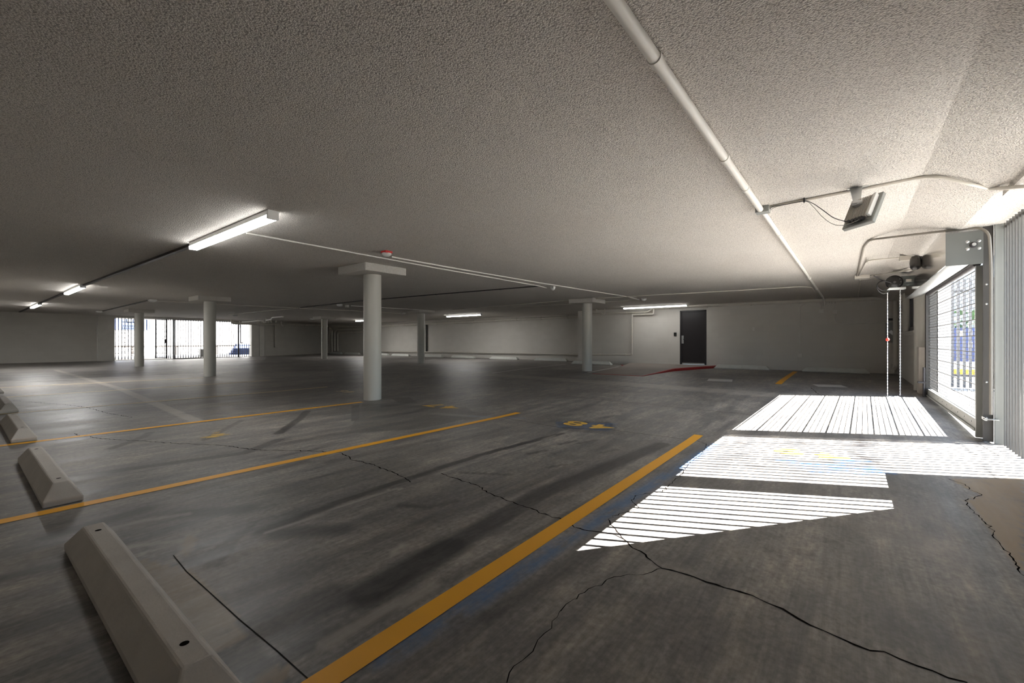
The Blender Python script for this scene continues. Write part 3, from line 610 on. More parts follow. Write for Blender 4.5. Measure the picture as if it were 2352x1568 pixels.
for i, (px, py, h) in enumerate(((594, 734, 7), (602, 733, 8), (617, 735, 6), (624, 736, 5), (634, 736, 5))):
    pipe('drain_stub', ('first', 'second', 'third', 'fourth', 'last')[i]+' of five short drain stubs between slab and drain by the gate pier', [ce(px, py-1, .01), ce(px, py-1, .01)-np.array([0, 0, h*.03])], .05, M_PIPE, 'pipe', 0, 0)

# corner by the low wall
eb = thing('electrical_cabinet', 'grey electrical cabinet on the door wall behind the hanging chain', 'electrical box', on_x(2050, 764, XB)); p = on_x(2050, 764, XB)
m = MB(); m.box(XB-.13, XB, p[1]-.2, p[1]+.16, p[2]-.29, p[2]+.3); m.build('cabinet', M_GREYPAINT, eb, .006)
m = MB(); q = on_x(2053, 767, XB-.13); m.obox(q, (.012, 0, 0), (0, -.03, .03), (0, .09, .09)); m.build('switch_lever', M_GALV, eb)
m = MB(); m.box(XB-.1, XB, p[1]-.15, p[1]+.1, p[2]+.36, p[2]+.42); m.build('top_duct', M_DARK, eb)
pipe('wall_pipe', 'pale vertical pipe standing on the low block wall', [(14.4, YR-.02, CAM_Z+.24), (14.4, YR-.02, CEIL-.16)], .09, M_PIPE, 'pipe', 0, 1, 16)
m = MB(); m.add([(x, y, z) for y in (YR-.015, YR+.06) for x, z in ((15.6, 2.2), (15.2, 1.75), (15.2, 1.31), (15.6, 1.31))], [(3, 2, 1, 0), (4, 5, 6, 7)]+[(i, (i+1) % 4, 4+(i+1) % 4, 4+i) for i in range(4)])
tag(m.build('sheet_bracket', M_PIPE), 'pale tapered sheet bracket above the low block wall', 'bracket')
m = MB(); p = on_y(2071, 684, YR+.05); m.box(p[0]-.2, p[0]+.2, YR-.05, YR+.08, p[2]-.09, p[2]+.09); tag(m.build('junction_box', M_PIPE, None, .005), 'pale box under the slab where the low wall pipe ends', 'junction box')
wnd = thing('window_1', 'dark bronze window above the low block wall', 'window', (13.6, YR-.1, CAM_Z+.3)); wnd['kind'] = 'structure'
m = MB()
for x in (12.55, 13.35, 14.1): m.box(x-.05, x+.05, YR-.16, YR-.04, CAM_Z+.24, 2.1)
m.box(12.5, 14.15, YR-.16, YR-.04, CAM_Z+.24, CAM_Z+.34); m.box(12.5, 14.15, YR-.16, YR-.04, 2.04, 2.12); m.build('window_frame', M_FRAME, wnd)
m = MB(); m.box(12.55, 14.1, YR-.12, YR-.1, CAM_Z+.3, 2.08); m.build('window_pane', M_GLASS, wnd)
z0 = float(floor_z(11.6, YR))
m = MB(); m.tube([(11.75, YR-.03, z0-.02), (11.75, YR-.03, CEIL-.16)], .115, 32); tag(m.build('round_post', M_COL), 'plain round grey post beside the rolling grille', 'post')
bs = thing('guard_stub', 'short concrete stub with sloping top at the foot of the grille', 'guard', (11.2, YR, z0))
m = MB(); vs = [(x, y, z) for x in (11.05, 11.35) for y, z in ((YR+.12, z0-.02), (YR-.14, z0-.02), (YR-.14, z0+.55), (YR-.04, z0+.55), (YR+.12, z0+.82))]
vs = [(x, y, z) for x in (11.05, 11.35) for y, z in ((YR+.07, z0-.02), (YR-.145, z0-.02), (YR-.145, z0+.62), (YR-.05, z0+.86), (YR+.07, z0+.86))]
m.add(vs, [(4, 3, 2, 1, 0), (5, 6, 7, 8, 9)]+[(i, (i+1) % 5, 5+(i+1) % 5, 5+i) for i in range(5)]); m.build('block', M_STOP, bs, .008)

# ---------------------------------------------------------------- strip lamps
def strip_lamp(label, x, y0, y1, wd=.1, ht=.085, e=(9, 4), group='LED strip lamps'):
    ms_ = lamp_mats(*e)
    t = thing('strip_lamp', label, 'ceiling light', (x, (y0+y1)/2, CEIL), group); ym = (y0+y1)/2
    m = MB(); m.box(x-wd/2, x+wd/2, y0+.02, y1-.02, CEIL-ht*.55, CEIL-.001); m.build('housing', M_LAMPBODY, t, .004)
    for a, b in ((y0+.035, ym-.006), (ym+.006, y1-.0)):
        k = MB(); vs = [(xx, yy, zz) for yy in (a, b) for xx, zz in ((x-wd/2+.002, CEIL-ht*.55), (x+wd/2-.002, CEIL-ht*.55), (x+wd/2-.006, CEIL-ht), (x-wd/2+.006, CEIL-ht))]
        k.add(vs, [(0, 1, 2, 3), (7, 6, 5, 4)]+[(i, 4+i, 4+(i+1) % 4, (i+1) % 4) for i in (0, 1, 3)], mi=1); n0 = len(k.v); k.add(vs, [(2, 6, 7, 3)], mi=0); k.build('diffuser', ms_, t)
    m = MB(); m.box(x-wd/2-.003, x+wd/2+.003, y0, y0+.036, CEIL-ht-.003, CEIL-.001); m.build('end_cap', M_LAMPBODY, t, .004)
    m = MB(); m.box(x-wd/2-.002, x+wd/2+.002, ym-.006, ym+.006, CEIL-ht-.002, CEIL-ht*.5); m.build('joint_band', M_GREYPAINT, t)
    return t
strip_lamp('long LED strip lamp glowing large on the ceiling above the bays', 2.02, 4.69, 7.14, .105, .09, (8.5, 4))
def xy_c(px, py): p = ce(px, py); return p[0], p[1]
a, b = xy_c(217, 656), xy_c(172, 673); strip_lamp('small LED strip lamp, second along the dark raceway', 1.86, a[1]-.2, a[1]+2.25, e=(32, 5))
a = xy_c(118, 697); strip_lamp('tiny LED strip lamp at the end of the dark raceway', 1.82, a[1]-.3, a[1]+2.2, e=(32, 5))
strip_lamp('LED strip lamp over the ramp and black door', 16.05, ypx(1580, 16.05), ypx(1433, 16.05), .1, .09, (5, 2.5))
strip_lamp('LED strip lamp between two round columns before the long wall', 15.6, ypx(1106, 15.6), ypx(1027, 15.6), .1, .09, (20, 4))
strip_lamp('LED strip lamp half hidden by the thick column', 15.55, ypx(852, 15.55), ypx(818, 15.55), .1, .09, (34, 5))
for y0, y1, x0, x1, lab in ((7.15, 14.6, 2.02, 1.88, 'dark raceway on the ceiling from the large strip lamp to the small one'), (17.2, 22.2, 1.86, 1.82, 'dark raceway between the small and the tiny strip lamp'), (25.2, 29.5, 1.82, 1.8, 'dark raceway past the tiny strip lamp to the far wall')):
    m = MB(); m.bar((x0, y0, CEIL-.02), (x1, y1, CEIL-.02), .055, .036); tag(m.build('lamp_raceway', M_DARK), lab, 'raceway')

# ---------------------------------------------------------------- ceiling conduits
def cpts(pix, drop): return [ce(px, py, drop) for px, py in pix]
BX = ce(1752, 480, .02)
pc = pipe('ceiling_pipe', 'thick white pipe running overhead to the grey junction box', [(.9, BX[1]+.02, CEIL-.03), (BX[0]-.04, BX[1]+.015, CEIL-.03)], .029, M_WHITE, 'pipe', 0, 0, 16)
for x in (2.03, 3.42, 4.2):
    m = MB(); m.tube([(x-.03, BX[1]+.018, CEIL-.03), (x+.03, BX[1]+.018, CEIL-.03)], .034, 16); m.build('coupling', M_WHITE, pc)
pc = pipe('ceiling_pipe', 'white pipe running on from the grey junction box to the door wall', [(BX[0]+.08, BX[1]+.01, CEIL-.025), (15.9, BX[1]-.02, CEIL-.025), (16.7, BX[1]-.02, CEIL-.05), (16.82, BX[1]-.02, CEIL-.22)], .024, M_WHITE, 'pipe', .15, 5, 14)
jb = thing('junction_box', 'grey junction box on the ceiling where the thick white pipe ends', 'junction box', (BX[0], BX[1], CEIL))
m = MB(); m.box(BX[0]-.055, BX[0]+.055, BX[1]-.06, BX[1]+.06, CEIL-.06, CEIL); m.build('box', M_GREYPAINT, jb, .003)
m = MB()
for s in (-1, 1): m.cyl((BX[0]+s*.04, BX[1]+s*.045, CEIL-.062), (BX[0]+s*.04, BX[1]+s*.045, CEIL-.06), .005, 8)
m.build('screw', M_GALV, jb)
pipe('ceiling_conduit', 'thin white conduit from the large strip lamp to the white detector', cpts([(566, 535), (740, 567), (1000, 615), (1235, 656), (1255, 661)], .012), .011, M_WHITE, 'conduit', 0, 6)
pipe('ceiling_conduit', 'thin white conduit from the red-based detector across the ceiling', cpts([(900, 590), (1050, 617), (1250, 651), (1440, 681), (1468, 688)], .012), .012, M_WHITE, 'conduit', 0, 6)
pipe('ceiling_conduit', 'dark thin conduit crossing the ceiling behind the thick column', cpts([(1236, 657), (1000, 676), (837, 690), (690, 706)], .014), .014, M_POST, 'conduit', 0, 5)
pipe('ceiling_conduit', 'thin conduit from the ceiling tee back towards the far gate', cpts([(684, 707), (525, 722.5)], .014), .014, M_PIPE, 'conduit', 0, 2)
pipe('ceiling_conduit', 'thin conduit linking the flat detector to the ceiling tee', cpts([(356, 690), (520, 699), (680, 707)], .014), .016, M_PIPE, 'conduit', 0, 4)
pipe('ceiling_conduit', 'dark conduit between the two flat detectors near the far gate', cpts([(343, 689), (236, 714)], .014), .022, M_POST, 'conduit', 0, 2)
pipe('ceiling_conduit', 'thin conduit passing behind the thick column to a detector', cpts([(688, 707.5), (835, 714.5), (920, 720)], .014), .016, M_PIPE, 'conduit', 0, 3)
pipe('ceiling_conduit', 'thin conduit from the motion sensor to the slim column cap', cpts([(806, 702), (876, 706), (962, 711)], .014), .016, M_WHITE, 'conduit', 0, 3)
pipe('ceiling_conduit', 'long thin conduit crossing the ceiling above the ramp', cpts([(1879, 681), (1864, 659.5), (1840, 658), (1640, 670), (1470, 679), (1300, 690), (1040, 711)], .014), .015, M_PIPE, 'conduit', .15, 8)
pipe('ceiling_conduit', 'faint conduit on the ceiling just above the ramp column cap', cpts([(1460, 689), (1380, 694), (1180, 705)], .014), .012, M_PIPE, 'conduit', 0, 3)

# ---------------------------------------------------------------- detectors
def detector(label, px, py, r=.055, base=None, txt=False, deep=.06):
    p = ce(px, py, .04); x, y = p[0], p[1]
    t = thing('smoke_detector', label, 'smoke detector', (x, y, CEIL), 'ceiling detectors')
    if base:
        m = MB(); m.box(x-r, x+r, y-r, y+r, CEIL-base, CEIL); m.build('base', M_RED if txt else M_LAMPBODY, t, .003)
    b0 = base or .0
    m = MB(); m.lathe((x, y, CEIL-b0), [(r*.2, 0), (r*1.12, 0), (r*1.12, -.014), (r*.95, -.03), (r*.62, -.045), (r*.3, -.05), (.0005, -.05)][::-1], 28); m.build('sensor_head', M_LAMPBODY, t)
    if txt:
        vs, fs = text_mesh('FIRE', .026, off=.0006); k = MB(); R_ = r*1.125; a0 = math.atan2(-y, -x)
        k.add([(x+R_*math.cos(a0+xx/R_), y+R_*math.sin(a0+xx/R_), CEIL-b0-.008+yy*.5) for xx, yy, _ in vs], fs); k.build('lettering', M_RED, t)
    return t
detector('white detector on a red square base marked FIRE on the ceiling', 888, 583, .062, .03, True)
detector('white detector hanging at the end of the long thin conduit', 1270, 661, .045, .05)
detector('small flat detector on the ceiling above the strip lamp by the door', 1479, 688.5, .06, .02)
detector('flat detector with a dark mount, nearer the strip lamp row', 350, 690.5, .1, .03)['label'] = 'flat detector on the ceiling between the gate columns and the strip lamps'
detector('flat detector on the ceiling over the dim gate wall', 228, 716, .1, .03)
detector('small detector on the ceiling beside the slim column cap', 926, 720, .09, .03)
detector('small detector beside the cap of the corner column', 717, 733, .1, .03)
detector('tiny bright detector on the ceiling before the gate drains', 540, 725, .09, .03)
p = ce(780, 701, .04); ms = thing('motion_sensor', 'white motion sensor on the ceiling beside the thick column', 'sensor', (p[0], p[1], CEIL))
m = MB(); m.lathe((p[0], p[1], CEIL), [(.0005, -.09), (.06, -.08), (.1, -.05), (.1, 0)], 20); m.build('dome', M_LAMPBODY, ms)
q = ce(797, 702, .03); m = MB(); m.box(q[0]-.05, q[0]+.05, q[1]-.05, q[1]+.05, CEIL-.09, CEIL); m.build('box', M_WHITE, ms, .004)

# ---------------------------------------------------------------- flood lamp
def flood():
    LB = ORG+ray(1933, 527)*3.62/1.0; s = .92
    e = np.array([-.15, -.21, .015])*s; u = np.array([.14, -.08, .27])*s
    n = np.cross(e, u); n /= np.linalg.norm(n)                  # back face looks at the room
    if np.dot(n, -LB+ORG) < 0: n = -n
    cen = LB+e/2+u/2; top = ce(1966, 432)
    t = thing('flood_lamp', 'grey flood lamp on a bracket under the ceiling, wires hanging', 'flood light', (top[0], top[1], CEIL))
    m = MB(); m.obox(cen-n*.018, e/2, u/2, n*.018); m.build('housing', M_GREYPAINT, t, .006)
    m = MB()
    for i in range(13):
        f = -.40+.055*i; m.obox(cen+n*.018+e*f+u*.04, e*.008, u*.36, n*.014)
    m.obox(cen+n*.008+e*-.07+u*.04, e*.36, u*.36, n*.008); m.build('cooling_fins', painted('lamp_casting', (.52, .49, .45), .45, .05), t)
    m = MB(); m.obox(cen+n*.02+e*.36+u*.04, e*.05, u*.36, n*.02); m.build('side_rail', M_LAMPBODY, t, .004)
    m = MB()
    for i, f in enumerate((-.2, -.08, .04, .14, .22)): m.cyl(cen+n*.012+e*f-u*.37, cen+n*.04+e*f-u*.40, .013, 10)
    m.build('cable_gland', M_BLACK, t)
    m = MB(); pv = cen+n*.05+e*-.1+u*.18
    tp = np.array([top[0], top[1], CEIL]); w_ = np.array([.0, -.038, 0])
    m.add([tp+w_*1.15+[-.03, 0, 0], tp-w_*1.15+[-.03, 0, 0], pv-w_*.6, pv+w_*.6], [(0, 1, 2, 3)])
    m.add([tp+w_*1.15+[-.03, 0, 0], tp+w_*1.15+[.03, 0, 0], pv+w_*.6+[.03, 0, 0], pv+w_*.6], [(0, 1, 2, 3)])
    m.add([tp-w_*1.15+[-.03, 0, 0], tp-w_*1.15+[.03, 0, 0], pv-w_*.6+[.03, 0, 0], pv-w_*.6], [(3, 2, 1, 0)])
    m.add([tp+w_*1.15+[.03, 0, 0], tp-w_*1.15+[.03, 0, 0], pv-w_*.6+[.03, 0, 0], pv+w_*.6+[.03, 0, 0]], [(3, 2, 1, 0)])
    m.box(tp[0]-.035, tp[0]+.035, tp[1]-.085, tp[1]+.06, CEIL-.006, CEIL); m.build('bracket', M_GALV, t)
    m = MB(); m.cyl(pv-w_*.9, pv+w_*.9, .022, 14); m.obox(cen+n*.04+e*-.1+u*.15, e*.08, u*.05, n*.02); m.build('pivot', M_GALV, t)
    m = MB(); m.cyl(cen+n*.02+e*-.12-u*.1, cen+n*.026+e*-.12-u*.1, .013, 12); m.build('vent_plug', M_LAMPBODY, t)
    cp = ce(1847, 462, .03)
    a = np.array([BX[0], BX[1]-.065, CEIL-.03]); end = cen+n*.03+e*-.3-u*.36; end2 = cen+n*.02+e*-.42-u*.42
    def sag(fin, pix, f):
        d0, d1 = np.dot(cp-ORG, FW), np.dot(fin-ORG, FW)
        return [ORG+ray(*q)*(d0+(d1-d0)*k) for q, k in zip(pix, f)]
    m = MB(); m.tube(spline([a, ce(1775, 474, .03), ce(1800, 470, .03), cp]+sag(end, [(1865, 466), (1888, 481), (1915, 500)], (.2, .5, .8))+[end]), .0035, 6)
    m.build('cable', M_BLACK, t)
    m = MB(); m.tube(spline([a+[0, -.0, -.01], ce(1790, 473, .03), cp]+sag(end2, [(1868, 475), (1888, 497), (1912, 514)], (.2, .5, .8))+[end2, cen+n*.03+e*.1-u*.44, cen+n*.04+e*.14-u*.36]), .0025, 6)
    m.build('wire', M_GREYPAINT, t)
    m = MB(); m.obox(cp+[0, 0, .01], (.012, 0, 0), (0, .006, 0), (0, 0, .022)); m.build('tie', M_BLACK, t)
flood()
q0 = ce(1847, 460, .014); q1 = ce(2110, 409, .014)
pipe('ceiling_conduit', 'beige conduit from the grey box past the flood lamp, dipping under the beam', spline([(BX[0]+.0, BX[1]-.06, CEIL-.014), q0, ce(1968, 437, .014), q1, so(2160, 407, .016), so(2225, 422, .03), ORG+ray(2270, 431.5)*3.42, ORG+ray(2302, 432)*3.28, ORG+ray(2352, 428)*3.1, ORG+ray(2420, 422)*2.9], 8), .014, M_PIPE, 'conduit', 0, 0)

# ---------------------------------------------------------------- rolling grille on the gate side
gz = float(floor_z(8.6, -1.08)); GX0, GX1, GY = 6.78, 10.58, -1.08; ZT = CAM_Z+.82
rg = thing('rolling_grille', 'open-weave metal rolling grille closing the sunlit driveway opening', 'rolling grille', ((GX0+GX1)/2, GY, gz))
m = MB(); k = 0; z = gz+.17
while z < ZT:
    m.cyl((GX0, GY, z), (GX1, GY, z), .0055 if k % 4 == 0 else .0026, 6); z += .045; k += 1
n_ = 0; x = GX0+.05
while x < GX1:
    z = gz+.17; i = 0
    while z < ZT-.04:
        if (i+n_) % 2 == 0 or x > GX1-.16: m.box(x-.002, x+.002, GY-.0015, GY+.0015, z-.003, z+.048)
        z += .045; i += 1
    x += .115; n_ += 1
for x in (GX1-.03, GX1-.1):
    for z in np.arange(gz+.15, ZT, .06): m.box(x-.012, x+.012, GY-.006, GY+.006, z, z+.03)
m.build('curtain_lattice', M_BAR, rg)
m = MB(); m.box(GX0, GX1, GY-.03, GY+.03, gz+.05, gz+.17); m.box(GX0, GX1, GY-.045, GY+.045, gz+.04, gz+.07); m.build('bottom_bar', M_GREYPAINT, rg, .004)
m = MB()
for x in np.arange(GX0+.2, GX1, .4): m.cyl((x, GY+.03, gz+.12), (x, GY+.036, gz+.12), .008, 8)
m.build('bar_bolt', M_GALV, rg)
hy0, hy1, hz0, hz1 = -.785, -1.062, CAM_Z+.81, CEIL-.205; PX0 = 6.5
m = MB(); m.add([(PX0, hy0, hz0), (11.0, hy0, hz0), (11.0, hy0, hz1+.07), (PX0, hy0, hz1+.05)], [(3, 2, 1, 0)])     # shiny front sheet
m.add([(PX0, hy0, hz0), (11.0, hy0, hz0), (11.0, hy0-.012, hz0), (PX0, hy0-.012, hz0)], [(0, 1, 2, 3)]); m.build('hood_front', M_HOOD, rg)
m = MB(); arc = [(hy0-.012, hz0), (-.86, hz0-.012), (-.93, hz0+.004), (-1.0, hz0+.03), (-1.04, hz0+.05)]
m.add([(x, y, z) for y, z in arc for x in (PX0+.02, 11.0)], [(2*i, 2*i+1, 2*i+3, 2*i+2) for i in range(len(arc)-1)], True); m.build('hood_underside', M_GALV, rg)
m = MB(); m.box(PX0-.008, PX0, hy1, hy0, hz0-.01, hz1); m.build('end_plate', M_PLATE, rg)
m = MB(); pc_ = (PX0-.008, -.99, CAM_Z+1.0); m.tube([(PX0-.05, pc_[1], pc_[2]), (PX0, pc_[1], pc_[2])], .016, 16); m.build('shaft_end', M_GALV, rg)
m = MB(); m.lathe(pc_, [(.016, -.006), (.03, -.006), (.032, 0)], 20, (1, 0, 0)); m.build('bearing', M_DARK, rg)
for sy, sz in ((-1, -1), (-1, 1), (1, -1), (1, 1)):
    m = MB(); m.lathe((PX0-.008, pc_[1]+sy*.042, pc_[2]+sz*.038), [(.0005, -.008), (.009, -.008), (.016, 0)], 14, (1, 0, 0)); m.build('plate_bolt', M_GALV, rg)
m = MB(); m.tube([(GX0, GY+.02, ZT+.02), (GX1, GY+.02, ZT+.02)], .035, 12); m.build('lintel_roll', M_DARK, rg)
# near guide and post; far guide
pz = float(floor_z(6.6, GY))
gp = thing('grille_post', 'dark grey steel post between the rolling grille and the bar fence', 'post', (6.6, -1.1, pz))
m = MB(); m.box(PX0, PX0+.01, -1.13, -1.06, pz+.012, CEIL-.17); m.box(PX0, 6.77, -1.135, -1.13, pz+.012, CEIL-.17); m.build('channel', M_POST, gp)
m = MB(); m.box(6.72, 6.77, -1.11, -1.045, pz+.012, hz0); m.build('curtain_guide', M_GREYPAINT, gp)
m = MB(); m.box(6.46, 6.498, -1.2, -1.137, pz, CEIL-.17); tag(m.build('fence_jamb', M_GREYPAINT), 'pale steel jamb where the bar fence meets the grille post', 'post')
m = MB()
for z in (.25, .62, 1.42, 1.62): m.lathe((PX0-.0, -1.085, pz+z), [(.0005, -.006), (.009, -.004), (.011, 0)], 10, (1, 0, 0))
m.build('bolt', M_GALV, gp)
m = MB(); m.box(PX0-.09, PX0-.003, -1.16, -1.05, pz+.245, pz+.25); m.box(PX0-.09, PX0+.06, -1.075, -1.06, pz+.235, pz+.262); m.build('lock_bracket', M_GALV, gp)
m = MB(); m.box(GX1-.02, GX1+.14, -1.17, -1.03, gz, hz0+.03); m.box(GX1+.14, GX1+.3, -1.16, -1.10, gz, hz0+.03)
for i in range(3): m.box(GX1+.16+.05*i, GX1+.18+.05*i, -1.10, -1.08, gz, hz0+.03)
tag(m.build('grille_guide', M_POST), 'ribbed steel guide channel at the far edge of the rolling grille', 'guide')
m = MB(); p = fl(2138, 920); m.tube([(GX1-.05, -1.0, gz), (GX1-.05, -1.0, gz+.55)], .018, 10); m.box(GX1-.09, GX1+.0, -1.02, -.92, gz+.27, gz+.3); tag(m.build('lock_post', M_DARK), 'short dark bolt post standing at the foot of the grille', 'post')
vc = [(7.42, -.2, CEIL-.014), (7.0, -.62, CEIL-.1), (PX0+.0, -1.03, CAM_Z+1.165), (PX0-.022, -1.115, CAM_Z+1.11), (PX0-.022, -1.12, CAM_Z+.9), (PX0-.022, -1.12, pz+.27)]
pipe('gate_conduit', 'beige conduit crossing above the end plate and down the grille post', [ce(1968, 634, .014), ce(1984, 566, .014), ce(1998, 550.5, .014)]+[ORG+ray(2120, 536)*4.9, ORG+ray(2250, 522)*4.46, ORG+ray(2272, 536)*4.36, ORG+ray(2276, 600)*4.36, ORG+ray(2276, 952)*4.36], .013, M_PIPED, 'conduit', .12, 0, 10)
pipe('gate_conduit', 'second beige conduit looping from the ceiling box to the sensor box', [ce(1973, 634, .014), ce(1989, 602, .014), ORG+ray(1998, 597)*6.9, ORG+ray(2066, 592)*6.6], .012, M_PIPE, 'conduit', .15, 2)
pipe('gate_conduit', 'beige conduit dropping from the ceiling box to the wall pipe', [ce(1976, 643, .014), ce(1971, 690, .014), on_x(1972, 691, XB-.12), on_x(1995, 687, XB-.1)], .014, M_PIPE, 'conduit', 0, 1)
pipe('gate_conduit', 'beige conduit running from the ceiling box over the hoist to the hood', [ce(1995, 634, .014), ce(2030, 629, .014), ORG+ray(2100, 618)*7.0], .012, M_PIPE, 'conduit', 0, 1)
p = ce(1980, 636, .03); m = MB(); m.box(p[0]-.12, p[0]+.12, p[1]-.12, p[1]+.12, CEIL-.07, CEIL); tag(m.build('junction_box', M_PIPE, None, .005), 'pale ceiling box where several gate conduits meet', 'junction box')
p = ORG+ray(2079, 594)*6.5; m = MB(); m.box(p[0]-.05, p[0]+.05, p[1]-.065, p[1]+.065, p[2]-.03, p[2]+.04); tag(m.build('junction_box', M_PIPE, None, .004), 'small pale box feeding the black twin sensor', 'junction box')

# gate sensor: black hooded pod
ps = ORG+ray(2103, 603)*6.3
sn = thing('gate_sensor', 'black hooded sensor pod mirrored in the shiny grille hood', 'sensor', ps+[0, 0, .12])
m = MB(); m.lathe(ps, [(.0005, .1), (.045, .09), (.062, .05), (.068, -.01), (.058, -.07), (.03, -.1), (.0005, -.105)][::-1], 20); m.build('shell', mat('smoked_plastic', (.06, .055, .05), .3), sn)
m = MB(); m.lathe(ps+[-.02, .01, -.06], [(.0005, -.048), (.03, -.045), (.05, -.02), (.055, .0)], 16); m.build('lens', M_BLACK, sn)
m = MB(); m.box(ps[0]-.02, ps[0]+.02, ps[1]-.085, ps[1]-.05, ps[2]-.06, ps[2]+.13); m.build('mount', M_BLACK, sn)

# chain hoist operator
hp = ORG+ray(2054, 648)*7.75
ho = thing('gate_operator', 'black and steel chain hoist operator hanging beside the grille hood', 'hoist', hp+[0, 0, .2])
ax = np.array([-.85, -.1, 0.]); ax /= np.linalg.norm(ax)
m = MB(); m.lathe(hp, [(.0005, .035), (.1, .03), (.122, .015), (.122, -.02), (.0005, -.02)][::-1], 32, ax); m.build('wheel_cover', M_BLACK, ho)
rv = np.cross(ax, [0, 0, 1.]); rv /= np.linalg.norm(rv); upv = np.array([0, 0, 1.])
rv = rv if np.dot(rv, RT) > 0 else -rv
m = MB()
for dx, dy in ((0, .012), (0, -.012), (.014, 0), (-.014, 0), (.07, .05), (.085, 0), (.07, -.05), (.03, -.09)): m.cyl(hp+ax*.03+rv*dx+upv*dy, hp+ax*.037+rv*dx+upv*dy, .005, 8)
m.build('cover_bolt', M_GALV, ho)
m = MB(); c_ = hp+rv*.27-ax*.12+upv*.02; m.obox(c_, rv*.17, ax*.09, upv*.085); m.obox(c_+ax*.1, rv*.13, ax*.01, upv*.03); m.build('motor', painted('dark_steel', (.16, .18, .18), .35, .3, 8., metal=.6), ho, .01)
m = MB(); m.obox(c_+ax*.112, rv*.11, ax*.003, upv*.022); m.build('name_plate', M_PIPE, ho)
m = MB(); m.obox(hp+rv*.03-upv*.115, rv*.12, ax*.05, upv*.018); m.build('chain_guide', painted('pale_steel', (.7, .73, .74), .35, .08, 9.), ho, .004)
m = MB(); loop = [ORG+ray(px, py)*7.72 for px, py in ((2007, 633), (2020, 641), (2036, 646), (2046, 650), (2041, 661), (2028, 667), (2018, 662), (2015, 654), (2022, 646), (2032, 645))]
m.tube(spline(loop), .009, 8)
loop2 = [ORG+ray(px, py)*7.70 for px, py in ((2030, 645), (2019, 649), (2014, 658), (2018, 668), (2028, 674), (2038, 671), (2042, 667))]
m.tube(spline(loop2), .009, 8); m.build('cable', M_BLACK, ho)
m = MB(); m.bar(hp+rv*.25-ax*.12+upv*.1, hp+rv*.25-ax*.12+[0, 0, CEIL-hp[2]-.03], .05, .05); m.build('hanger', M_GALV, ho)
def chain():
    t = thing('hand_chain', 'long looped steel hand chain hanging from the hoist to the slab', 'chain', hp+rv*.03-upv*.13)
    m = MB(); ends = []
    pts = []
    for px, pyt in ((2038.5, 664), (2067.5, 660)):
        a_ = ORG+ray(px, pyt)*7.72; zb = float(floor_z(a_[0], a_[1]))+.008
        n = int((a_[2]-zb)/.026)
        for i in range(n): pts.append((np.array([a_[0], a_[1], a_[2]-i*.026]), np.array([0, 0, 1.]), i % 2))
        ends.append(np.array([a_[0], a_[1], zb]))
    L = ends[1]-ends[0]; n = int(np.linalg.norm(L)/.026); dl = L/np.linalg.norm(L)
    for i in range(n): pts.append((ends[0]+dl*.026*i+[0, -.02*math.sin(math.pi*i/n), .0], dl, i % 2))
    for c0, d_, k in pts:
        s_ = (rv if k else ax) if abs(d_[2]) > .5 else (upv*0+ax if k else upv)
        loop = []
        for j in range(10):
            a_ = j*2*math.pi/10; loop.append(c0+s_*.0065*math.cos(a_)+d_*.017*math.sin(a_))
        loop.append(loop[0]); m.tube(loop, .0025, 5, caps=False)
    m.build('links', painted('bright_chain', (.8, .8, .82), .3, .1, 20., metal=.4), t)
    p = ORG+ray(2038.5, 779.5)*7.72
    k = MB(); k.lathe(p, [(.0005, .03), (.02, .024), (.03, 0), (.02, -.024), (.0005, -.03)][::-1], 16); k.build('red_bobbin', mat('red_rubber', (.75, .08, .06), .4), t)
chain()

# ---------------------------------------------------------------- bar fence beside the grille
FY = -1.2; fz_ = float(floor_z(6, FY))
bf = thing('bar_fence', 'tall fence of close vertical bars beside the grille post', 'fence', (5.2, FY, fz_))
x = 6.43
while x > 3.15:
    if not 4.36 < x < 4.68:
        m = MB(); m.box(x-.009, x+.009, FY-.0075, FY+.0075, fz_-.01, CEIL-.168); m.build('bar', M_BAR, bf)
    x -= .093
for zz in (2.19, .93):
    m = MB(); m.box(3.1, 6.47, FY-.012, FY-.008, zz, zz+.03) if zz > 2 else None
    if zz > 2: m.build('rail', M_BAR, bf)
m = MB(); m.box(4.38, 4.66, FY-.06, FY+.03, 0, CEIL-.17); tag(m.build('fence_post', M_POST), 'wide steel post of the bar fence', 'post')

# ---------------------------------------------------------------- far gate
gz0 = .11
sg = thing('scrollwork_panel', 'fixed iron panel of bars with scrollwork beside the pilaster', 'gate panel', (gx0+.6, YG, gz0))
def gX(px): return on_y(px, 780, YG)[0]
def gZ(px, py): return on_y(px, py, YG)[2]
def scrolls(m, x0, x1, z0, z1, y, nx):
    w_ = (x1-x0)/nx
    for i in range(nx):
        cx = x0+w_*(i+.5); z = z0; s = 1
        while z < z1-.12:
            pts = []
            for j in range(15):
                a_ = j/14*2.2*math.pi; r = .012+.032*j/14; pts.append((cx+s*r*math.cos(a_), y, z+.06+r*math.sin(a_)*1.2))
            m.tube(pts, .008, 5); m.tube([(cx-s*.01, y, z+.06), (cx-s*w_*.45, y, z+.12)], .006, 5); z += .125; s = -s
x = gX(266)
while x < gX(330):
    m = MB(); m.box(x-.014, x+.014, YG+.12, YG+.14, gz0, 2.32); m.build('bar', M_IRON, sg); x += .128
m = MB()
for zz in (gZ(280, 794.5), gZ(280, 811.5), gZ(280, 739)): m.box(gX(264) if zz < 1.5 else gX(281), gX(330), YG+.115, YG+.145, zz-.014, zz+.014)
m.build('rail', M_IRON, sg)
m = MB(); scrolls(m, gX(281), gX(311), gZ(280, 811), gZ(280, 740), YG+.12, 6); m.build('scrollwork', M_IRON, sg)
ga = thing('iron_gate', 'open iron gate leaf with scrollwork standing ajar', 'gate', (gX(368), YG-.1, gz0))
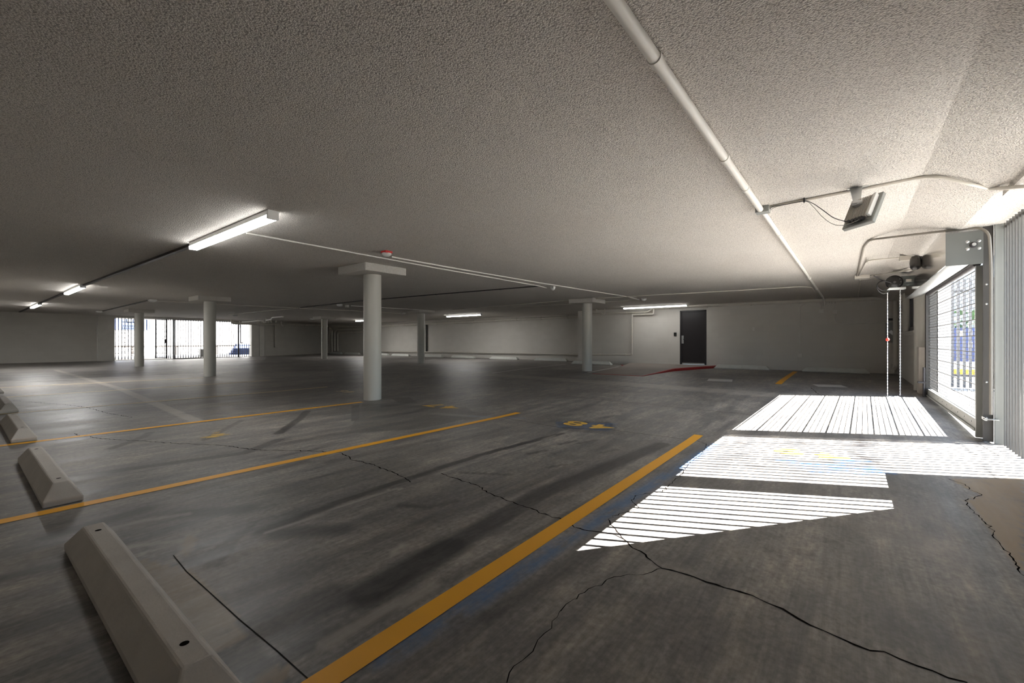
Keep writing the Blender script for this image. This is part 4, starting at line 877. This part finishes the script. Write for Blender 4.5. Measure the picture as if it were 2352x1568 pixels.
xa, xb2 = gX(359), gX(377); zt_ = gZ(368, 733)
def leafp(f): return np.array([xa+(xb2-xa)*f, YG+.1-.55*f, 0])
m = MB()
for f in (0, 1): p = leafp(f); m.box(p[0]-.03, p[0]+.03, p[1]-.02, p[1]+.02, gz0+.02, zt_)
for z in (gz0+.05, zt_-.03, gZ(368, 811)): m.bar(leafp(0)+[0, 0, z], leafp(1)+[0, 0, z], .03, .035)
m.build('leaf_frame', M_IRON, ga)
for i in range(1, 6): p = leafp(i/6); m = MB(); m.box(p[0]-.008, p[0]+.008, p[1]-.008, p[1]+.008, gz0+.03, zt_); m.build('bar', M_IRON, ga)
m = MB()
for i in range(4):
    a_ = leafp(i/4+.03); b_ = leafp(i/4+.22); scrolls(m, a_[0], b_[0], gZ(368, 811), gZ(368, 742), (a_[1]+b_[1])/2, 1)
m.build('scrollwork', M_IRON, ga)
m = MB(); p = leafp(.9); m.box(p[0]-.05, p[0]+.05, p[1]-.05, p[1]+.03, gZ(374, 788), gZ(374, 779)); m.build('lock_box', M_IRON, ga)
fs = thing('gate_fence', 'barred iron fence filling the opening beside the gate pier', 'fence', ((gX(402)+gX(578))/2, YG, gz0))
x = gX(404)
while x < gX(577):
    m = MB(); m.box(x-.014, x+.014, YG+.1, YG+.118, gz0, gZ(490, 736.5)); m.build('bar', M_IRON, fs); x += .123
m = MB()
for zz in (gZ(490, 736.5), gZ(490, 793.5), gZ(490, 821)): m.box(gX(402), gX(578), YG+.095, YG+.123, zz-.016, zz+.016)
m.build('rail', M_IRON, fs)
ff = thing('gate_fence', 'few fixed iron bars between the open gate and the steel post', 'fence', (gX(388), YG, gz0))
for px in (380, 384, 388.5, 393): x = gX(px); m = MB(); m.box(x-.014, x+.014, YG+.1, YG+.118, gz0, 2.3); m.build('bar', M_IRON, ff)
m = MB(); m.box(gX(378), gX(398), YG+.095, YG+.123, gZ(388, 794)-.015, gZ(388, 794)+.015); m.build('rail', M_IRON, ff); m = MB(); m.box(gX(378), gX(398), YG+.095, YG+.123, gZ(388, 811)-.01, gZ(388, 811)+.01); m.build('rail', M_IRON, ff)
m = MB(); m.box(gX(398), gX(402.5), YG+.06, YG+.17, gz0-.03, 2.32); tag(m.build('gate_post', painted('lilac_grey_steel', (.34, .33, .36), .5)), 'square grey steel post between the open gate and the barred fence', 'post')
m = MB(); m.tube([(gX(547.5), YG-.02, gz0-.04), (gX(547.5), YG-.02, 2.2)], .045, 14); m.box(gX(545), gX(550), YG-.1, YG+.06, gz0-.04, gz0+.0); tag(m.build('gate_post', M_DARK), 'dark round post in front of the barred fence', 'post')

# ---------------------------------------------------------------- outside the far gate
YO = 42.0
M_WINFRAME = painted('shade_blue_window_frame', (.045, .06, .10), .6)  # frame colour tinted blue to match the painted shade around it
bw = thing('neighbour_building', 'sunlit white neighbouring building beyond the far gate', 'building', (10, YO, .07))
m = MB(); m.box(-25, 45, YO, YO+6, .05, 9); m.build('wall', M_OUTWALL, bw)
def oX(px): return on_y(px, 780, YO)[0]
def oZ(px, py): return on_y(px, py, YO)[2]
m = MB(); m.box(oX(240), oX(350), YO-.06, YO, oZ(300, 757), 5.5); m.build('shade_panel', M_SHADEWALL, bw)  # flat panel whose blue stands for shade on the white wall
for a_, b_ in ((291, 304), (306, 318), (337, 348)):
    m = MB(); m.box(oX(a_), oX(b_), YO-.14, YO-.06, oZ(300, 757 if a_ > 330 else 739), 5.2); f_ = m.build('window', M_WINFRAME, bw)
    m = MB(); m.box(oX(a_)+.15, oX(b_)-.15, YO-.16, YO-.13, oZ(300, 755 if a_ > 330 else 737), 5.1); o = m.build('pane', M_GLASS); o.location = (0, 0, 0); o.parent = f_; o.matrix_parent_inverse = Matrix.Translation(-parent_loc(f_))
m = MB(); m.box(-10, 40, YO-3.2, YO-3.05, oZ(300, 796.2), oZ(300, 793.2)); m.box(-10, 40, YO-3.2, YO-3.05, .05, .1)
for x in np.arange(-10, 40, 2.5): m.box(x-.06, x+.06, YO-3.2, YO-3.05, .05, oZ(300, 795))
tag(m.build('timber_rail', painted('dark_timber', (.03, .024, .02), .7)), 'long dark timber rail before the white building outside', 'rail')
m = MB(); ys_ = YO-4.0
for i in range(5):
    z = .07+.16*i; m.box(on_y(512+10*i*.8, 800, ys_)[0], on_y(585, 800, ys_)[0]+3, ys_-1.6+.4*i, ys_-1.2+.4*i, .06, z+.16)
tag(m.build('entrance_steps', painted('shade_blue_concrete', (.05, .066, .13), .8, .2, 3.)), 'shade-tinted blue-grey steps outside the barred fence', 'steps')  # the blue-grey holds the shade lying on the steps
m = MB(); p = on_y(466, 803, YG+3); m.box(p[0]-.16, p[0]+.16, YG+2.8, YG+3.2, .07, p[2]); m.box(p[0]-.18, p[0]+.18, YG+2.78, YG+3.22, p[2], p[2]+.05); tag(m.build('utility_bin', painted('grey_bin', (.2, .2, .2), .6)), 'grey box-shaped bin standing outside behind the gate column', 'bin')

# ---------------------------------------------------------------- outside the rolling grille
sf = thing('slat_fence', 'grey slatted fence standing outside behind the rolling grille', 'fence', (14.3, -2.3, 0))
y = -1.55
while y > -3.6:
    m = MB(); m.box(14.28, 14.32, y-.024, y+.024, 0, 2.5); m.build('slat', M_SLAT, sf); y -= .097
m = MB(); m.box(14.32, 14.36, -3.6, -1.5, .25, .3); m.build('rail', M_SLAT, sf); m = MB(); m.box(14.32, 14.36, -3.6, -1.5, 2.2, 2.25); m.build('rail', M_SLAT, sf)
m = MB(); m.box(12.2, 22, -1.55, -1.3, 0, 2.6); struct(m.build('wall_outer', M_OUTWALL))
st = thing('street_building', 'pale building across the street seen through the rolling grille', 'building', (42, -8, 0))
m = MB(); m.box(42, 48, -40, 30, 0, 8); m.build('wall', M_OUTWALL, st)
m = MB(); m.box(41.9, 42, -30, 10, .9, 1.6); m.build('shopfront', M_GLASS, st)
bnr = thing('street_banner', 'blue banner with pale marks seen through the rolling grille', 'banner', (22, -3.6, .4))
m = MB(); m.box(22, 22.05, -6.5, -2.5, .35, 1.55); m.build('cloth', mat('blue_cloth', (.03, .05, .14), .7), bnr)
m = MB()
for r0 in (1.25, .85):
    for i in range(14):
        if (i*7+int(r0*10)) % 5: y = -2.75-.24*i; m.box(21.985, 22.0, y-.1, y, r0, r0+.2)
m.build('pale_marks', M_OUTWALL, bnr)
m = MB(); m.box(20, 20.3, -8, -1.8, 0, .16); tag(m.build('painted_kerb', M_YELLOW), 'yellow kerb outside behind the rolling grille', 'kerb')
hg = MB()
for i in range(260):
    c_ = np.array([24+random.uniform(-.5, .5), random.uniform(-9, -2), random.uniform(1.2, 2.2)]); a_ = RNG.normal(0, .12, 3); b_ = RNG.normal(0, .12, 3); hg.add([c_-a_, c_+b_, c_+a_, c_-b_], [(0, 1, 2, 3)])
tag(hg.build('hedge', M_LEAF), 'dark green hedge outside above the blue banner', 'hedge', kind='stuff')
